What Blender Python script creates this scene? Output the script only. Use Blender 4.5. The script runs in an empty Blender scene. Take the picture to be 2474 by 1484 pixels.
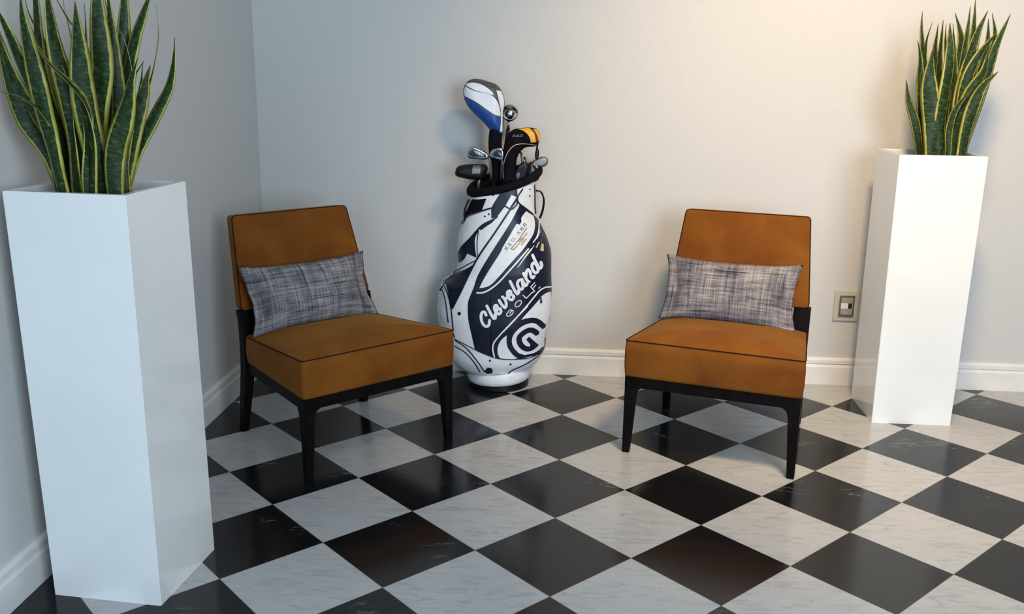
import bpy, bmesh, math, random
import numpy as np
from mathutils import Vector, Matrix
from mathutils.bvhtree import BVHTree

# ------------------------------------------------------------------ camera, world, lights, exposure
sc = bpy.context.scene
COL = sc.collection
sc.view_settings.view_transform = 'Standard'
sc.view_settings.look = 'None'
sc.view_settings.gamma = 1
sc.view_settings.use_curve_mapping = False
sc.view_settings.exposure = 0.0

cam_d = bpy.data.cameras.new('camera')
cam = bpy.data.objects.new('camera', cam_d)
COL.objects.link(cam)
cam_d.sensor_fit = 'HORIZONTAL'
cam_d.sensor_width = 36
cam_d.lens = 2273.3 / 2474 * 36
cam_d.clip_start = 0.02
RX = Vector((0.99703292, 0.07573565, 0.01376453))
DY = Vector((0.03218069, -0.24766206, -0.96831189))
FW = Vector((-0.06992678, 0.96588178, -0.24936445))
cam.matrix_world = Matrix(((RX.x, -DY.x, -FW.x, 1.3538), (RX.y, -DY.y, -FW.y, -3.92149), (RX.z, -DY.z, -FW.z, 1.31146), (0, 0, 0, 1)))
sc.camera = cam

world = bpy.data.worlds.new('room_ambience')
sc.world = world
world.use_nodes = True
bg = world.node_tree.nodes['Background']
bg.inputs[0].default_value = (0.70, 0.82, 1.0, 1)
bg.inputs[1].default_value = 0.07

def area(name, loc, target, sx, sy, power, col):
    l = bpy.data.lights.new(name, 'AREA')
    l.shape = 'RECTANGLE'; l.size = sx; l.size_y = sy; l.energy = power; l.color = col
    o = bpy.data.objects.new(name, l); COL.objects.link(o)
    o.location = loc
    o.rotation_euler = (Vector(target) - Vector(loc)).to_track_quat('-Z', 'Y').to_euler()
    return o
area('window_daylight', (3.15, -4.95, 1.6), (2.1, 0, 0.75), 1.6, 1.8, 122, (0.72, 0.86, 1.0))
area('far_window_daylight', (0.7, -6.0, 1.5), (0.6, 0, 0.6), 1.4, 1.6, 40, (0.56, 0.79, 1.0))
def spot(name, loc, target, power, col, ang, rad):
    l = bpy.data.lights.new(name, 'SPOT'); l.energy = power; l.color = col; l.spot_size = math.radians(ang); l.spot_blend = 1.0; l.shadow_soft_size = rad
    o = bpy.data.objects.new(name, l); COL.objects.link(o); o.location = loc
    o.rotation_euler = (Vector(target) - Vector(loc)).to_track_quat('-Z', 'Y').to_euler()
spot('ceiling_downlight', (2.1, -1.9, 2.68), (2.75, 0, 0.75), 335, (1.0, 0.70, 0.39), 108, 0.2)

# measured outlines (metres): bag surface elevation coordinates, plant leaf spines
D = {"rows":[[0.07,-0.1552,0.1152,0.115],[0.0898,-0.18,0.1431,0.128],[0.1095,-0.1978,0.1619,0.1411],[0.1293,-0.2118,0.1759,0.1492],[0.149,-0.2245,0.184,0.1519],[0.1688,-0.2307,0.1906,0.1545],[0.1886,-0.237,0.1935,0.1571],[0.2083,-0.2432,0.1964,0.1598],[0.2281,-0.2492,0.2001,0.1624],[0.2479,-0.2515,0.2041,0.165],[0.2676,-0.2538,0.2081,0.1677],[0.2874,-0.2561,0.21,0.1703],[0.3071,-0.2585,0.2119,0.1717],[0.3269,-0.2604,0.2138,0.1711],[0.3467,-0.2584,0.2152,0.1704],[0.3664,-0.2563,0.2157,0.1697],[0.3862,-0.2543,0.2162,0.169],[0.406,-0.2502,0.2167,0.1683],[0.4257,-0.2439,0.2164,0.1676],[0.4455,-0.2377,0.2159,0.1669],[0.4652,-0.209,0.2154,0.1662],[0.485,-0.1905,0.215,0.1655],[0.5048,-0.1769,0.2145,0.1644],[0.5245,-0.1756,0.2132,0.1617],[0.5443,-0.1744,0.211,0.1591],[0.564,-0.175,0.2088,0.1565],[0.5838,-0.1758,0.2066,0.1538],[0.6036,-0.1745,0.2019,0.1512],[0.6233,-0.1726,0.1949,0.1486],[0.6431,-0.1701,0.1879,0.1459],[0.6629,-0.1646,0.1779,0.1438],[0.6826,-0.159,0.1676,0.1419],[0.7024,-0.1532,0.157,0.14],[0.7221,-0.1454,0.1466,0.1381],[0.7419,-0.1376,0.1423,0.1362],[0.7617,-0.1286,0.1394,0.1343],[0.7814,-0.1239,0.139,0.1324],[0.8012,-0.1213,0.1386,0.1305],[0.821,-0.1189,0.1382,0.1286],[0.8407,-0.1177,0.1368,0.1267],[0.8605,-0.1164,0.1354,0.1248],[0.8802,-0.1159,0.1336,0.1229],[0.9,-0.1159,0.1319,0.121]],"reg":[[0.0263,0.6031],[0.1037,0.7014]],"snaps":[[-0.1614,0.3429,0.0075],[-0.046,0.7428,0.0035],[-0.0618,0.7335,0.0035],[0.113,0.8367,0.003],[0.1134,0.8101,0.0036],[-0.029,0.8165,0.003],[-0.0371,0.1474,0.0045],[0.0467,0.1307,0.0045]],"pulls":[["grey",[0.1642,0.4144],[0.167,0.3847]],["black",[-0.22,0.4507],[-0.2441,0.4142]]],
"charm":[[[0.1589,0.6653],[0.1677,0.6484],[0.1632,0.6295],[0.1659,0.618]],[[0.1667,0.621],[0.1651,0.5944]],[[0.1553,0.6308],[0.1485,0.6223],[0.1426,0.6095]]],
"poly":[["side_pocket","navy",1,[[0.0756,0.7842],[0.0979,0.764],[0.1271,0.7373],[0.1541,0.7036],[0.1687,0.6757],[0.1835,0.6469],[0.1955,0.6138],[0.2063,0.5733],[0.2069,0.4966],[0.2112,0.431],[0.2109,0.3889],[0.2083,0.325],[0.2085,0.3019],[0.1992,0.2884],[0.193,0.2634],[0.1851,0.2379],[0.1902,0.2069],[0.1889,0.1825],[0.1772,0.1626],[0.162,0.1491],[0.1203,0.1544],[0.0744,0.1522],[0.038,0.1522],[0.0036,0.1567],[-0.0435,0.168],[-0.0271,0.164],[-0.0597,0.1779],[-0.0984,0.196],[-0.1126,0.2642],[-0.1247,0.3231],[-0.127,0.3761],[-0.1242,0.3994],[-0.1052,0.4489],[-0.0858,0.5043],[-0.0347,0.5944],[0.0351,0.7052],[0.066,0.7631]]],
["pocket_panel","white",2,[[0.0997,0.7532],[0.1169,0.7402],[0.1284,0.7298],[0.1337,0.7155],[0.1362,0.6956],[0.1336,0.6761],[0.1277,0.6596],[0.1178,0.6446],[0.0858,0.6022],[0.0641,0.5787],[0.0315,0.5416],[-0.0011,0.504],[-0.0229,0.4791],[-0.0383,0.4653],[-0.0559,0.457],[-0.0813,0.4515],[-0.0694,0.4772],[-0.0498,0.5133],[-0.0237,0.556],[0.0022,0.5981],[0.0089,0.6144],[0.0347,0.6586],[0.0605,0.7039],[0.067,0.7069],[0.0737,0.7018],[0.0819,0.7142],[0.08,0.7272],[0.0866,0.7382]]],
["lower_panel","white",2,[[0.0868,0.3232],[0.1033,0.3428],[0.13,0.3702],[0.1568,0.3989],[0.1704,0.4126],[0.1868,0.4201],[0.2079,0.418],[0.2106,0.3608],[0.2073,0.3191],[0.2003,0.2944],[0.1895,0.2793],[0.173,0.3039],[0.1539,0.3202],[0.1308,0.3284],[0.1036,0.3266]]],
["logo_backing","white",2,[[0.176,0.2722],[0.1672,0.2819],[0.1537,0.2968],[0.1351,0.3048],[0.1168,0.3061],[0.0952,0.2987],[0.0721,0.2811],[0.0563,0.2605],[0.0504,0.2373],[0.0543,0.2136],[0.0683,0.1913],[0.0868,0.1741],[0.1107,0.1673],[0.1384,0.1703],[0.1572,0.1751],[0.1743,0.1844],[0.1845,0.1836],[0.1891,0.1991],[0.1841,0.2385],[0.193,0.2634],[0.1982,0.2871],[0.1903,0.2805]]],
["lower_panel","white",2,[[0.0294,0.2593],[0.0289,0.2301],[0.0374,0.2005],[0.0577,0.1742],[0.0816,0.1586],[0.058,0.1543],[0.0036,0.1587],[-0.0047,0.1754],[-0.0068,0.201],[-0.0016,0.2225],[0.0099,0.242]]],
["lower_panel","white",2,[[0.0834,0.1564],[0.1202,0.1575],[0.1618,0.1549],[0.1581,0.1505],[0.1203,0.1544]]],
["logo","navy",3,[[0.1199,0.2484],[0.1612,0.202],[0.1492,0.1918],[0.1362,0.1878],[0.1247,0.2009],[0.1282,0.2083],[0.1083,0.236]]],
["top_panel","navy",1,[[-0.0036,0.8249],[0.0296,0.8357],[0.0629,0.845],[0.0634,0.8023],[0.0461,0.7695],[0.0185,0.7774],[-0.0164,0.7341],[-0.036,0.7269],[-0.0364,0.7627],[-0.0326,0.7764]]],
["strap_tab","white",2,[[0.0416,0.8191],[0.0614,0.8102],[0.0336,0.7685],[0.0177,0.777]]],
["top_panel","black",1,[[-0.1133,0.7915],[-0.0565,0.8022],[-0.0662,0.7763],[-0.0739,0.7564],[-0.1372,0.7223],[-0.15,0.7047],[-0.1337,0.7459]]],
["dark_lining","navy",1,[[-0.0144,0.7341],[-0.0714,0.6986],[-0.1191,0.643],[-0.1542,0.6005],[-0.1698,0.5648],[-0.1708,0.5349],[-0.1628,0.5361],[-0.1434,0.557],[-0.131,0.5819],[-0.0923,0.5691],[-0.098,0.6298],[-0.0871,0.67],[-0.0555,0.6956],[-0.0319,0.7122]]],
["lower_pocket_flap","navy",1,[[-0.2287,0.4513],[-0.1726,0.4898],[-0.1348,0.5149],[-0.1042,0.5399],[-0.0903,0.5665],[-0.1222,0.4999],[-0.1577,0.4283],[-0.1912,0.3598],[-0.1967,0.3702],[-0.2067,0.416],[-0.2179,0.4466]]],
["drain_patch","navy",2,[[-0.0472,0.1153],[-0.0308,0.1132],[-0.0246,0.1],[-0.0287,0.0833],[-0.0514,0.0825],[-0.0588,0.096]]]],
"stroke":[["logo","navy",3,0.0208,[[0.1817,0.2772],[0.1688,0.2922],[0.1553,0.306],[0.1404,0.3144],[0.1221,0.3168],[0.0986,0.3116],[0.0807,0.3035],[0.0613,0.2855],[0.0455,0.2648],[0.0395,0.2396],[0.0426,0.2141],[0.0574,0.1879],[0.0759,0.1691],[0.0943,0.1623]],0],["logo","navy",3,0.01155,[[0.0943,0.1613],[0.12,0.1637],[0.1461,0.1662],[0.1669,0.1735],[0.1848,0.1766]],0],["logo","navy",3,0.02215,[[0.153,0.2555],[0.1415,0.2679],[0.1284,0.2758],[0.1138,0.2757],[0.0959,0.2658],[0.0817,0.2512],[0.0802,0.2317],[0.0897,0.2113],[0.1064,0.1966],[0.1249,0.193],[0.1396,0.1981]],0],["piping","white",3,0.00578,[[0.1101,0.377],[0.0624,0.3284],[0.0184,0.2807],[-0.0152,0.238],[-0.0249,0.2165],[-0.0257,0.1949],[-0.0191,0.1655]],1],["piping","white",3,0.00626,[[0.0169,0.2776],[0.0676,0.3334],[0.1116,0.3835],[0.1404,0.4173],[0.1606,0.4374],[0.1838,0.4451],[0.2066,0.4385]],1],["piping","white",3,0.00626,[[-0.0901,0.4334],[-0.0712,0.4342],[-0.0491,0.4427],[-0.0228,0.4612],[0.0035,0.4863],[0.0426,0.5308],[0.0774,0.5698],[0.1102,0.6076]],1],["piping","white",3,0.00385,[[0.1236,0.6089],[0.1038,0.5863],[0.0777,0.5479]],1],["piping","white",3,0.00542,[[0.1297,0.6323],[0.1432,0.6499],[0.151,0.6731],[0.1536,0.7016]],1],["piping","white",3,0.00253,[[0.1432,0.6436],[0.1535,0.6605],[0.1563,0.6718]],1],["piping","white",3,0.00253,[[0.0692,0.5376],[0.1019,0.5792],[0.1183,0.5978],[0.1324,0.6193]],1],["lettering","white",4,0.01155,[[-0.0539,0.3442],[-0.0585,0.3554],[-0.0674,0.3563],[-0.0733,0.3448],[-0.0723,0.3243],[-0.0648,0.3061],[-0.0525,0.297],[-0.0425,0.3043],[-0.0397,0.3227]],1],["lettering","white",4,0.01155,[[-0.0509,0.3818],[-0.0418,0.3637],[-0.0328,0.3457],[-0.0227,0.331],[-0.0171,0.3322],[-0.0161,0.3459]],1],["lettering","white",4,0.01155,[[-0.0194,0.3436],[-0.0118,0.3596],[-0.0075,0.3744],[-0.0132,0.385],[-0.0202,0.3811],[-0.0201,0.3675],[-0.0129,0.3539],[-0.0017,0.3494],[0.0053,0.3597],[0.0021,0.371]],1],["lettering","white",4,0.01155,[[-0.0023,0.4051],[0.0067,0.3892],[0.0207,0.3751],[0.025,0.3801],[0.0255,0.3949],[0.0198,0.4097],[0.0108,0.4192]],1],["lettering","white",4,0.01155,[[0.0198,0.4119],[0.0319,0.4164]],1],["lettering","white",4,0.01155,[[0.0308,0.4164],[0.0396,0.4254],[0.0443,0.4362],[0.0376,0.4442],[0.0301,0.4379],[0.0312,0.4232],[0.0398,0.4091],[0.0491,0.4075],[0.0556,0.4183],[0.0518,0.4252]],1],["lettering","white",4,0.01155,[[0.0399,0.4821],[0.0502,0.4617],[0.0593,0.4432],[0.0695,0.4304],[0.0749,0.4359],[0.0737,0.4462]],1],["lettering","white",4,0.01155,[[0.0874,0.4876],[0.0752,0.4862],[0.0688,0.4738],[0.0742,0.4565],[0.0837,0.4481],[0.0913,0.4558],[0.0888,0.4743],[0.0863,0.4892]],1],["lettering","white",4,0.01155,[[0.0863,0.4892],[0.0943,0.4741],[0.1008,0.4622],[0.1074,0.4688]],1],["lettering","white",4,0.01155,[[0.0926,0.5125],[0.1006,0.4965],[0.1098,0.4801],[0.1148,0.4784]],1],["lettering","white",4,0.01155,[[0.1017,0.4987],[0.1036,0.5186],[0.1102,0.527],[0.1177,0.5178],[0.1229,0.4996],[0.1298,0.4927],[0.1346,0.4986]],1],["lettering","white",4,0.01155,[[0.1413,0.5476],[0.13,0.5515],[0.1249,0.5414],[0.1304,0.5223],[0.1407,0.5114],[0.1497,0.517],[0.1476,0.5337],[0.1378,0.5508]],1],["lettering","white",4,0.01155,[[0.1273,0.5827],[0.1377,0.56],[0.1493,0.539],[0.1591,0.5272],[0.1654,0.5368],[0.1606,0.5507]],1],["lettering","white",4,0.00361,[[0.0526,0.3626],[0.0426,0.3662],[0.0316,0.355],[0.0273,0.3448],[0.034,0.3401],[0.0462,0.3456],[0.0543,0.3569],[0.0526,0.3637],[0.0427,0.356],[0.0405,0.3514]],1],["lettering","white",4,0.00361,[[0.0845,0.4014],[0.0797,0.4035],[0.0732,0.402],[0.0668,0.3974],[0.0621,0.3909],[0.0605,0.3843],[0.0623,0.3793],[0.0671,0.3773],[0.0736,0.3788],[0.0801,0.3834],[0.0847,0.3898],[0.0863,0.3964],[0.0845,0.4014]],1],["lettering","white",4,0.00409,[[0.0919,0.4242],[0.1049,0.4104]],1],["lettering","white",4,0.00409,[[0.1049,0.4104],[0.1221,0.4273]],1],["lettering","white",4,0.00409,[[0.1215,0.4573],[0.1377,0.4371]],1],["lettering","white",4,0.00409,[[0.122,0.4565],[0.1374,0.4727]],1],["lettering","white",4,0.00409,[[0.1303,0.4483],[0.1417,0.4622]],1],["lettering","white",4,0.00409,[[0.1546,0.447],[0.1591,0.4515]],1],["lettering","white",4,0.00409,[[0.1243,0.4305],[0.1355,0.4351]],1],["emblem","gold",3,0.00469,[[0.0419,0.6097],[0.0712,0.6436],[0.0907,0.672],[0.1022,0.6873]],1],["emblem","gold",3,0.00433,[[0.0419,0.6089],[0.0518,0.6068],[0.0616,0.6161],[0.0746,0.6305]],1],["emblem","gold",3,0.00397,[[0.0844,0.6464],[0.0942,0.6573],[0.1041,0.6688]],1],["emblem","gold",3,0.00469,[[0.083,0.6246],[0.0928,0.6364],[0.101,0.6465]],1],["emblem","tan",3,0.01444,[[0.0798,0.6401],[0.0852,0.6464]],1],["seam","navy",3,0.00693,[[0.0654,0.8061],[0.0383,0.7646],[-0.0236,0.6693],[-0.0863,0.5736],[-0.138,0.468],[-0.1904,0.3583]],0],["seam","navy",3,0.0052,[[0.0185,0.7755],[0.0383,0.7646],[0.0481,0.7668],[0.0637,0.7847],[0.0633,0.8101]],1],["seam","navy",3,0.0052,[[0.0847,0.841],[0.0653,0.81],[0.0696,0.7884],[0.0979,0.764],[0.1271,0.7373]],1],["seam","navy",3,0.0052,[[0.1345,0.847],[0.137,0.7821],[0.1389,0.7353]],1],["piping","white",2,0.00693,[[-0.0812,0.6783],[-0.0957,0.6457],[-0.0963,0.6142],[-0.0903,0.5732]],1],["seam","navy",3,0.0039,[[-0.0863,0.674],[-0.0916,0.6304],[-0.0895,0.5733]],1],["seam","navy",3,0.00607,[[-0.1544,0.6903],[-0.1329,0.7239],[-0.0879,0.7481],[-0.0403,0.7656],[-0.0277,0.763],[-0.0144,0.7341],[-0.0714,0.6986],[-0.1191,0.643],[-0.1542,0.6005],[-0.1688,0.5676]],1],["seam","navy",3,0.00347,[[-0.1928,0.4829],[-0.1782,0.4972],[-0.1349,0.5328],[-0.1023,0.556]],1],["seam","navy",3,0.00347,[[-0.2108,0.4623],[-0.1729,0.4928],[-0.1348,0.5169],[-0.1042,0.5399]],1],["seam","navy",2,0.00477,[[-0.24,0.4272],[-0.2271,0.4101],[-0.2158,0.37],[-0.2065,0.2975]],0],["seam","navy",2,0.00477,[[-0.2314,0.4495],[-0.2097,0.4153],[-0.1967,0.3662],[-0.1903,0.318],[-0.1857,0.2669]],0],["seam","navy",2,0.00477,[[-0.1907,0.2716],[-0.1805,0.2362]],0],["seam","navy",2,0.0039,[[-0.1806,0.2317],[-0.129,0.21],[-0.0678,0.1808],[-0.0026,0.1575],[0.0709,0.1522],[0.1372,0.1538],[0.1848,0.1709]],0],["seam","navy",2,0.00477,[[-0.1806,0.2272],[-0.1332,0.1983],[-0.0841,0.1374],[-0.0576,0.0905]],0],["seam","navy",2,0.00477,[[-0.181,0.1995],[-0.1374,0.1774],[-0.1005,0.1361],[-0.0762,0.089]],0],["seam","navy",2,0.00563,[[0.1879,0.2233],[0.1874,0.1688],[0.1783,0.1607],[0.1503,0.1458],[0.1005,0.1214],[0.0555,0.1006],[0.0373,0.0821]],0]],"driver":{"o":[[-0.1521,1.2076],[-0.1492,1.2257],[-0.1402,1.241],[-0.126,1.2523],[-0.1061,1.2567],[-0.0805,1.2543],[-0.052,1.2464],[-0.0235,1.2371],[-0.0091,1.2234],[0.0025,1.2041],[0.0099,1.1791],[0.011,1.1596],[0.0067,1.1343],[0.0054,1.0948],[0.0053,1.0523],[-0.0102,1.0487],[-0.0275,1.0562],[-0.0478,1.0616],[-0.0623,1.0784],[-0.0854,1.1007],[-0.1113,1.1243],[-0.1314,1.1465],[-0.1429,1.1659],[-0.1501,1.1881]],"p":[["white",[[-0.1387,1.2383],[-0.1146,1.2419],[-0.0861,1.2376],[-0.0576,1.2233],[-0.0375,1.2064],[-0.0317,1.1953],[-0.0574,1.2028],[-0.1002,1.2125],[-0.1401,1.2305]]],
["white",[[-0.143,1.2277],[-0.1059,1.211],[-0.0517,1.2001],[-0.0287,1.1856],[-0.0142,1.1648],[-0.0059,1.1341],[-0.0051,1.115],[-0.0282,1.1226],[-0.0627,1.1446],[-0.1,1.1693],[-0.1452,1.191],[-0.1487,1.2076]]],
["blue",[[-0.1458,1.1876],[-0.1029,1.1659],[-0.0627,1.1395],[-0.0281,1.1192],[-0.0051,1.1102],[-0.008,1.0578],[-0.0391,1.0659],[-0.0768,1.0966],[-0.1113,1.1285],[-0.1357,1.1562]]],
["white",[[-0.0227,1.2149],[-0.0039,1.211],[0.0061,1.1847],[0.0082,1.1567],[0.0027,1.1342],[0.0014,1.0948],[0.0027,1.0537],[-0.0079,1.0507],[-0.0022,1.1088],[-0.0025,1.1341],[-0.0109,1.1705],[-0.0168,1.1955]]]],
"neck":[[-0.0205,1.069],[-0.0257,1.0092],[-0.0208,0.9519],[-0.0142,0.8698]]},
"retr":{"c":[0.0319,1.1388],"r":0.0329,"sh":[[0.0288,1.1078],[0.0269,1.0781],[0.0191,1.0155],[0.0126,0.9523],[0.0121,0.8655]]},
"rbz":{"o":[[0.0358,1.0584],[0.0501,1.0671],[0.076,1.0708],[0.1047,1.0741],[0.1307,1.071],[0.1453,1.0598],[0.1521,1.04],[0.1477,1.0157],[0.135,1.0013],[0.1003,0.998],[0.0817,0.9863],[0.0675,0.9674],[0.0593,0.9356],[0.0561,0.8951],[0.0562,0.8485],[0.0071,0.8479],[0.0071,0.9234],[0.0085,0.981],[0.0139,1.0154],[0.0245,1.0412]],"p":[["yellow",[[0.0659,1.0673],[0.1047,1.0724],[0.1164,1.068],[0.1282,1.0511],[0.1346,1.0198],[0.1144,1.0182],[0.1112,1.0338],[0.0993,1.0521],[0.0819,1.0633]]],
["red",[[0.1134,1.0694],[0.125,1.0681],[0.1398,1.0484],[0.1462,1.02],[0.1346,1.0193],[0.1297,1.0483]]],
["yellow",[[0.1235,1.0695],[0.1395,1.064],[0.1491,1.0457],[0.1495,1.0257],[0.1447,1.0228],[0.1369,1.0484]]]],
"line":[[0.0091,0.8771],[0.0091,0.9235],[0.0225,0.9726],[0.0452,1.003],[0.074,1.0128],[0.1116,1.0116],[0.1378,1.007]],"txt":[[0.0413,1.0386],[0.0851,1.0411]],"tag":[[0.142,1.0114],[0.1396,0.9884],[0.1417,0.954]]},
"irons":{"a":{"o":[[-0.1354,0.9648],[-0.1311,0.9878],[-0.1166,0.9972],[-0.0993,0.994],[-0.0645,0.9772],[-0.0499,0.9659],[-0.0484,0.953],[-0.0643,0.9456],[-0.1136,0.9478],[-0.1333,0.9533]],"cav":[[-0.1281,0.9649],[-0.1238,0.9836],[-0.1137,0.9909],[-0.0847,0.9798],[-0.0586,0.9658],[-0.0585,0.9572],[-0.1136,0.9579]],"hi":[[-0.1079,0.9824],[-0.0905,0.9783],[-0.0673,0.9657],[-0.073,0.9599],[-0.0905,0.964],[-0.105,0.9753]],"sh":[[-0.0513,0.9573],[-0.0424,0.9343],[-0.0404,0.8648]]},
"b":{"o":[[-0.047,0.966],[-0.0385,0.9833],[-0.0212,0.9944],[0.002,0.993],[0.0122,0.9811],[0.0126,0.9523],[0.0025,0.9421],[-0.0266,0.9484],[-0.044,0.9545]],"cav":[[-0.0383,0.9661],[-0.0312,0.9805],[-0.0182,0.9878],[0.0021,0.9852],[0.0067,0.958],[-0.0266,0.9576]],"hi":[[-0.0153,0.9793],[0.0022,0.9738],[0.0095,0.9638],[0.0067,0.958],[-0.0094,0.9693]],"sh":[[0.0068,0.9523],[0.0027,0.9234],[0.0005,0.8653]]},
"w":{"o":[[0.1189,0.9306],[0.1419,0.9477],[0.1649,0.9552],[0.1824,0.9531],[0.1892,0.9373],[0.1831,0.9213],[0.1659,0.9119],[0.1484,0.9102],[0.1308,0.9163]],"cav":[],"hi":[],"sh":[[0.1278,0.925],[0.1196,0.8959],[0.1088,0.8492]]},
"c":{"o":[[0.0596,0.9121],[0.0754,0.9343],[0.0934,0.9426],[0.1037,0.9247],[0.1003,0.8926],[0.0868,0.8562],[0.0585,0.8518],[0.052,0.8839]],"cav":[[0.0618,0.9001],[0.0756,0.9223],[0.0878,0.9165],[0.0822,0.8843],[0.0704,0.8681],[0.0582,0.8719]],"hi":[[0.0658,0.9022],[0.074,0.8983],[0.0722,0.8822],[0.0642,0.874],[0.0612,0.8881]],"sh":[[0.0855,0.9325],[0.0788,0.9723],[0.0747,0.9762]]},
"d":{"o":[[0.1076,0.9328],[0.1256,0.939],[0.1462,0.9172],[0.1527,0.8932],[0.1493,0.865],[0.1111,0.8524],[0.0945,0.8764],[0.0979,0.9126]],"cav":[],"hi":[[0.1257,0.935],[0.1379,0.9291],[0.1462,0.9152],[0.1422,0.9132],[0.1299,0.927]],"sh":[[0.1139,0.9208],[0.0994,0.9446],[0.0912,0.9545]]}},
"mallet":{"o":[[-0.182,0.901],[-0.1719,0.9172],[-0.1437,0.9248],[-0.0915,0.9282],[-0.0613,0.9258],[-0.0531,0.9107],[-0.059,0.8906],[-0.075,0.867],[-0.0992,0.8639],[-0.1356,0.8675],[-0.18,0.879]],"p":[[-0.1116,0.9228],[-0.0794,0.9256],[-0.0833,0.8935],[-0.1155,0.8919]],"sh":[[-0.0851,0.8701],[-0.0911,0.8418],[-0.0867,0.7728]]},
"rim":[[-0.1233,0.7968],[0.1511,0.8771]],"rstrap":[[0.1421,0.8204],[0.1605,0.8146],[0.174,0.7883],[0.1722,0.7433],[0.1607,0.7062]],"cup":[[0.014486735224662324,0.0771327174460179],[0.015101122961308274,0.022480380847083925],[0.01538590332572604,-0.002703791162331548]],"bag":[1.0286,-0.14,0.08578],"plantL":[[0.0562,0.1,[[0.007,0.004,1.0],[0.019,0.001,1.083],[0.026,-0.005,1.183],[0.038,-0.008,1.281],[0.044,-0.015,1.377],[0.053,-0.019,1.469],[0.059,-0.025,1.515]]],
[0.0562,-0.15,[[0.028,-0.042,1.005],[0.032,-0.051,1.088],[0.032,-0.062,1.186],[0.031,-0.074,1.288],[0.034,-0.084,1.374],[0.04,-0.092,1.431]]],
[0.0412,0.7,[[0.029,-0.075,1.011],[0.038,-0.082,1.075],[0.047,-0.088,1.147],[0.045,-0.101,1.22],[0.017,-0.127,1.276],[-0.009,-0.152,1.318],[-0.026,-0.172,1.402]]],
[0.0431,0.2,[[-0.032,-0.085,1.011],[-0.039,-0.093,1.123],[-0.05,-0.104,1.203],[-0.061,-0.114,1.296],[-0.065,-0.121,1.387],[-0.062,-0.124,1.449]]],
[0.0412,-0.2,[[-0.076,-0.018,1.008],[-0.098,-0.023,1.099],[-0.13,-0.033,1.166],[-0.152,-0.038,1.247],[-0.168,-0.04,1.326],[-0.18,-0.039,1.398]]],
[0.0469,0.3,[[-0.067,-0.035,1.007],[-0.08,-0.047,1.135],[-0.1,-0.062,1.248],[-0.115,-0.075,1.333],[-0.13,-0.088,1.393],[-0.144,-0.099,1.432]]],
[0.0206,0.9,[[-0.035,-0.075,1.089],[-0.044,-0.094,1.155],[-0.055,-0.114,1.2],[-0.076,-0.14,1.226],[-0.105,-0.169,1.242]]],
[0.0487,0.1,[[-0.067,0.009,0.998],[-0.075,0.001,1.115],[-0.086,-0.01,1.215],[-0.09,-0.016,1.328],[-0.089,-0.02,1.437],[-0.086,-0.023,1.499]]],
[0.0487,-0.3,[[-0.017,-0.043,1.006],[-0.014,-0.046,1.12],[-0.022,-0.055,1.217],[-0.032,-0.065,1.328],[-0.033,-0.07,1.435],[-0.035,-0.075,1.479]]],
[0.0506,0.1,[[0.081,-0.07,1.01],[0.096,-0.071,1.108],[0.113,-0.071,1.172],[0.129,-0.072,1.227],[0.14,-0.075,1.265],[0.161,-0.073,1.315]]],
[0.045,-0.2,[[0.072,-0.03,1.02],[0.103,-0.017,1.126],[0.126,-0.01,1.192],[0.139,-0.007,1.238],[0.146,-0.008,1.27],[0.157,-0.007,1.299]]],
[0.03,0.35,[[0.079,-0.003,1.013],[0.106,0.011,1.111],[0.142,0.03,1.19],[0.173,0.047,1.25],[0.187,0.054,1.309],[0.191,0.057,1.363]]],
[0.0281,0.5,[[0.037,0.054,1.008],[0.073,0.075,1.129],[0.1,0.092,1.231],[0.119,0.104,1.309],[0.128,0.111,1.376],[0.127,0.113,1.44]]],
[0.0412,0.3,[[0.027,0.037,1.01],[0.05,0.045,1.148],[0.071,0.051,1.248],[0.096,0.06,1.348],[0.123,0.07,1.429],[0.143,0.076,1.484]]],
[0.0431,-0.2,[[0.007,0.049,1.008],[0.025,0.061,1.146],[0.037,0.07,1.247],[0.052,0.08,1.347],[0.064,0.088,1.446],[0.069,0.093,1.51]]],
[0.03,0.4,[[-0.008,0.064,1.006],[0.007,0.077,1.145],[0.017,0.088,1.28],[0.019,0.095,1.38],[0.011,0.097,1.452]]],
[0.0169,0.8,[[0.07,-0.019,1.052],[0.093,-0.019,1.153],[0.117,-0.017,1.263],[0.117,-0.028,1.336],[0.108,-0.045,1.381]]],
[0.0206,0.2,[[-0.037,0.048,1.007],[-0.035,0.058,1.179],[-0.032,0.068,1.313],[-0.03,0.077,1.396],[-0.033,0.084,1.438]]],
[0.015,0.3,[[0.03,0.05,1.026],[0.057,0.064,1.164],[0.082,0.078,1.281],[0.099,0.087,1.308]]],
[0.0487,0.2,[[-0.091,0.008,1.001],[-0.102,-0.002,1.053],[-0.116,-0.014,1.138],[-0.135,-0.029,1.208],[-0.152,-0.042,1.285],[-0.165,-0.054,1.361]]],
[0.0262,0.6,[[-0.012,-0.052,1.005],[-0.01,-0.059,1.088],[-0.006,-0.066,1.17],[0.001,-0.07,1.234],[-0.008,-0.084,1.297]]],
[0.03,-0.6,[[0.016,-0.071,1.009],[0.028,-0.072,1.09],[0.028,-0.079,1.155],[0.026,-0.088,1.204]]],
[0.0356,0.3,[[-0.071,0.03,1.009],[-0.077,0.024,1.18],[-0.089,0.015,1.312],[-0.118,-0.004,1.413],[-0.123,-0.009,1.463]]],
[0.0281,0.5,[[-0.004,0.021,1.046],[0.005,0.022,1.215],[-0.001,0.017,1.336],[-0.027,-0.0,1.392],[-0.052,-0.016,1.457]]],
[0.0337,0.1,[[0.033,-0.005,1.0],[0.041,-0.001,1.067],[0.054,0.006,1.134],[0.069,0.014,1.216],[0.068,0.013,1.314],[0.064,0.011,1.409],[0.063,0.011,1.472]]],
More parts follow.
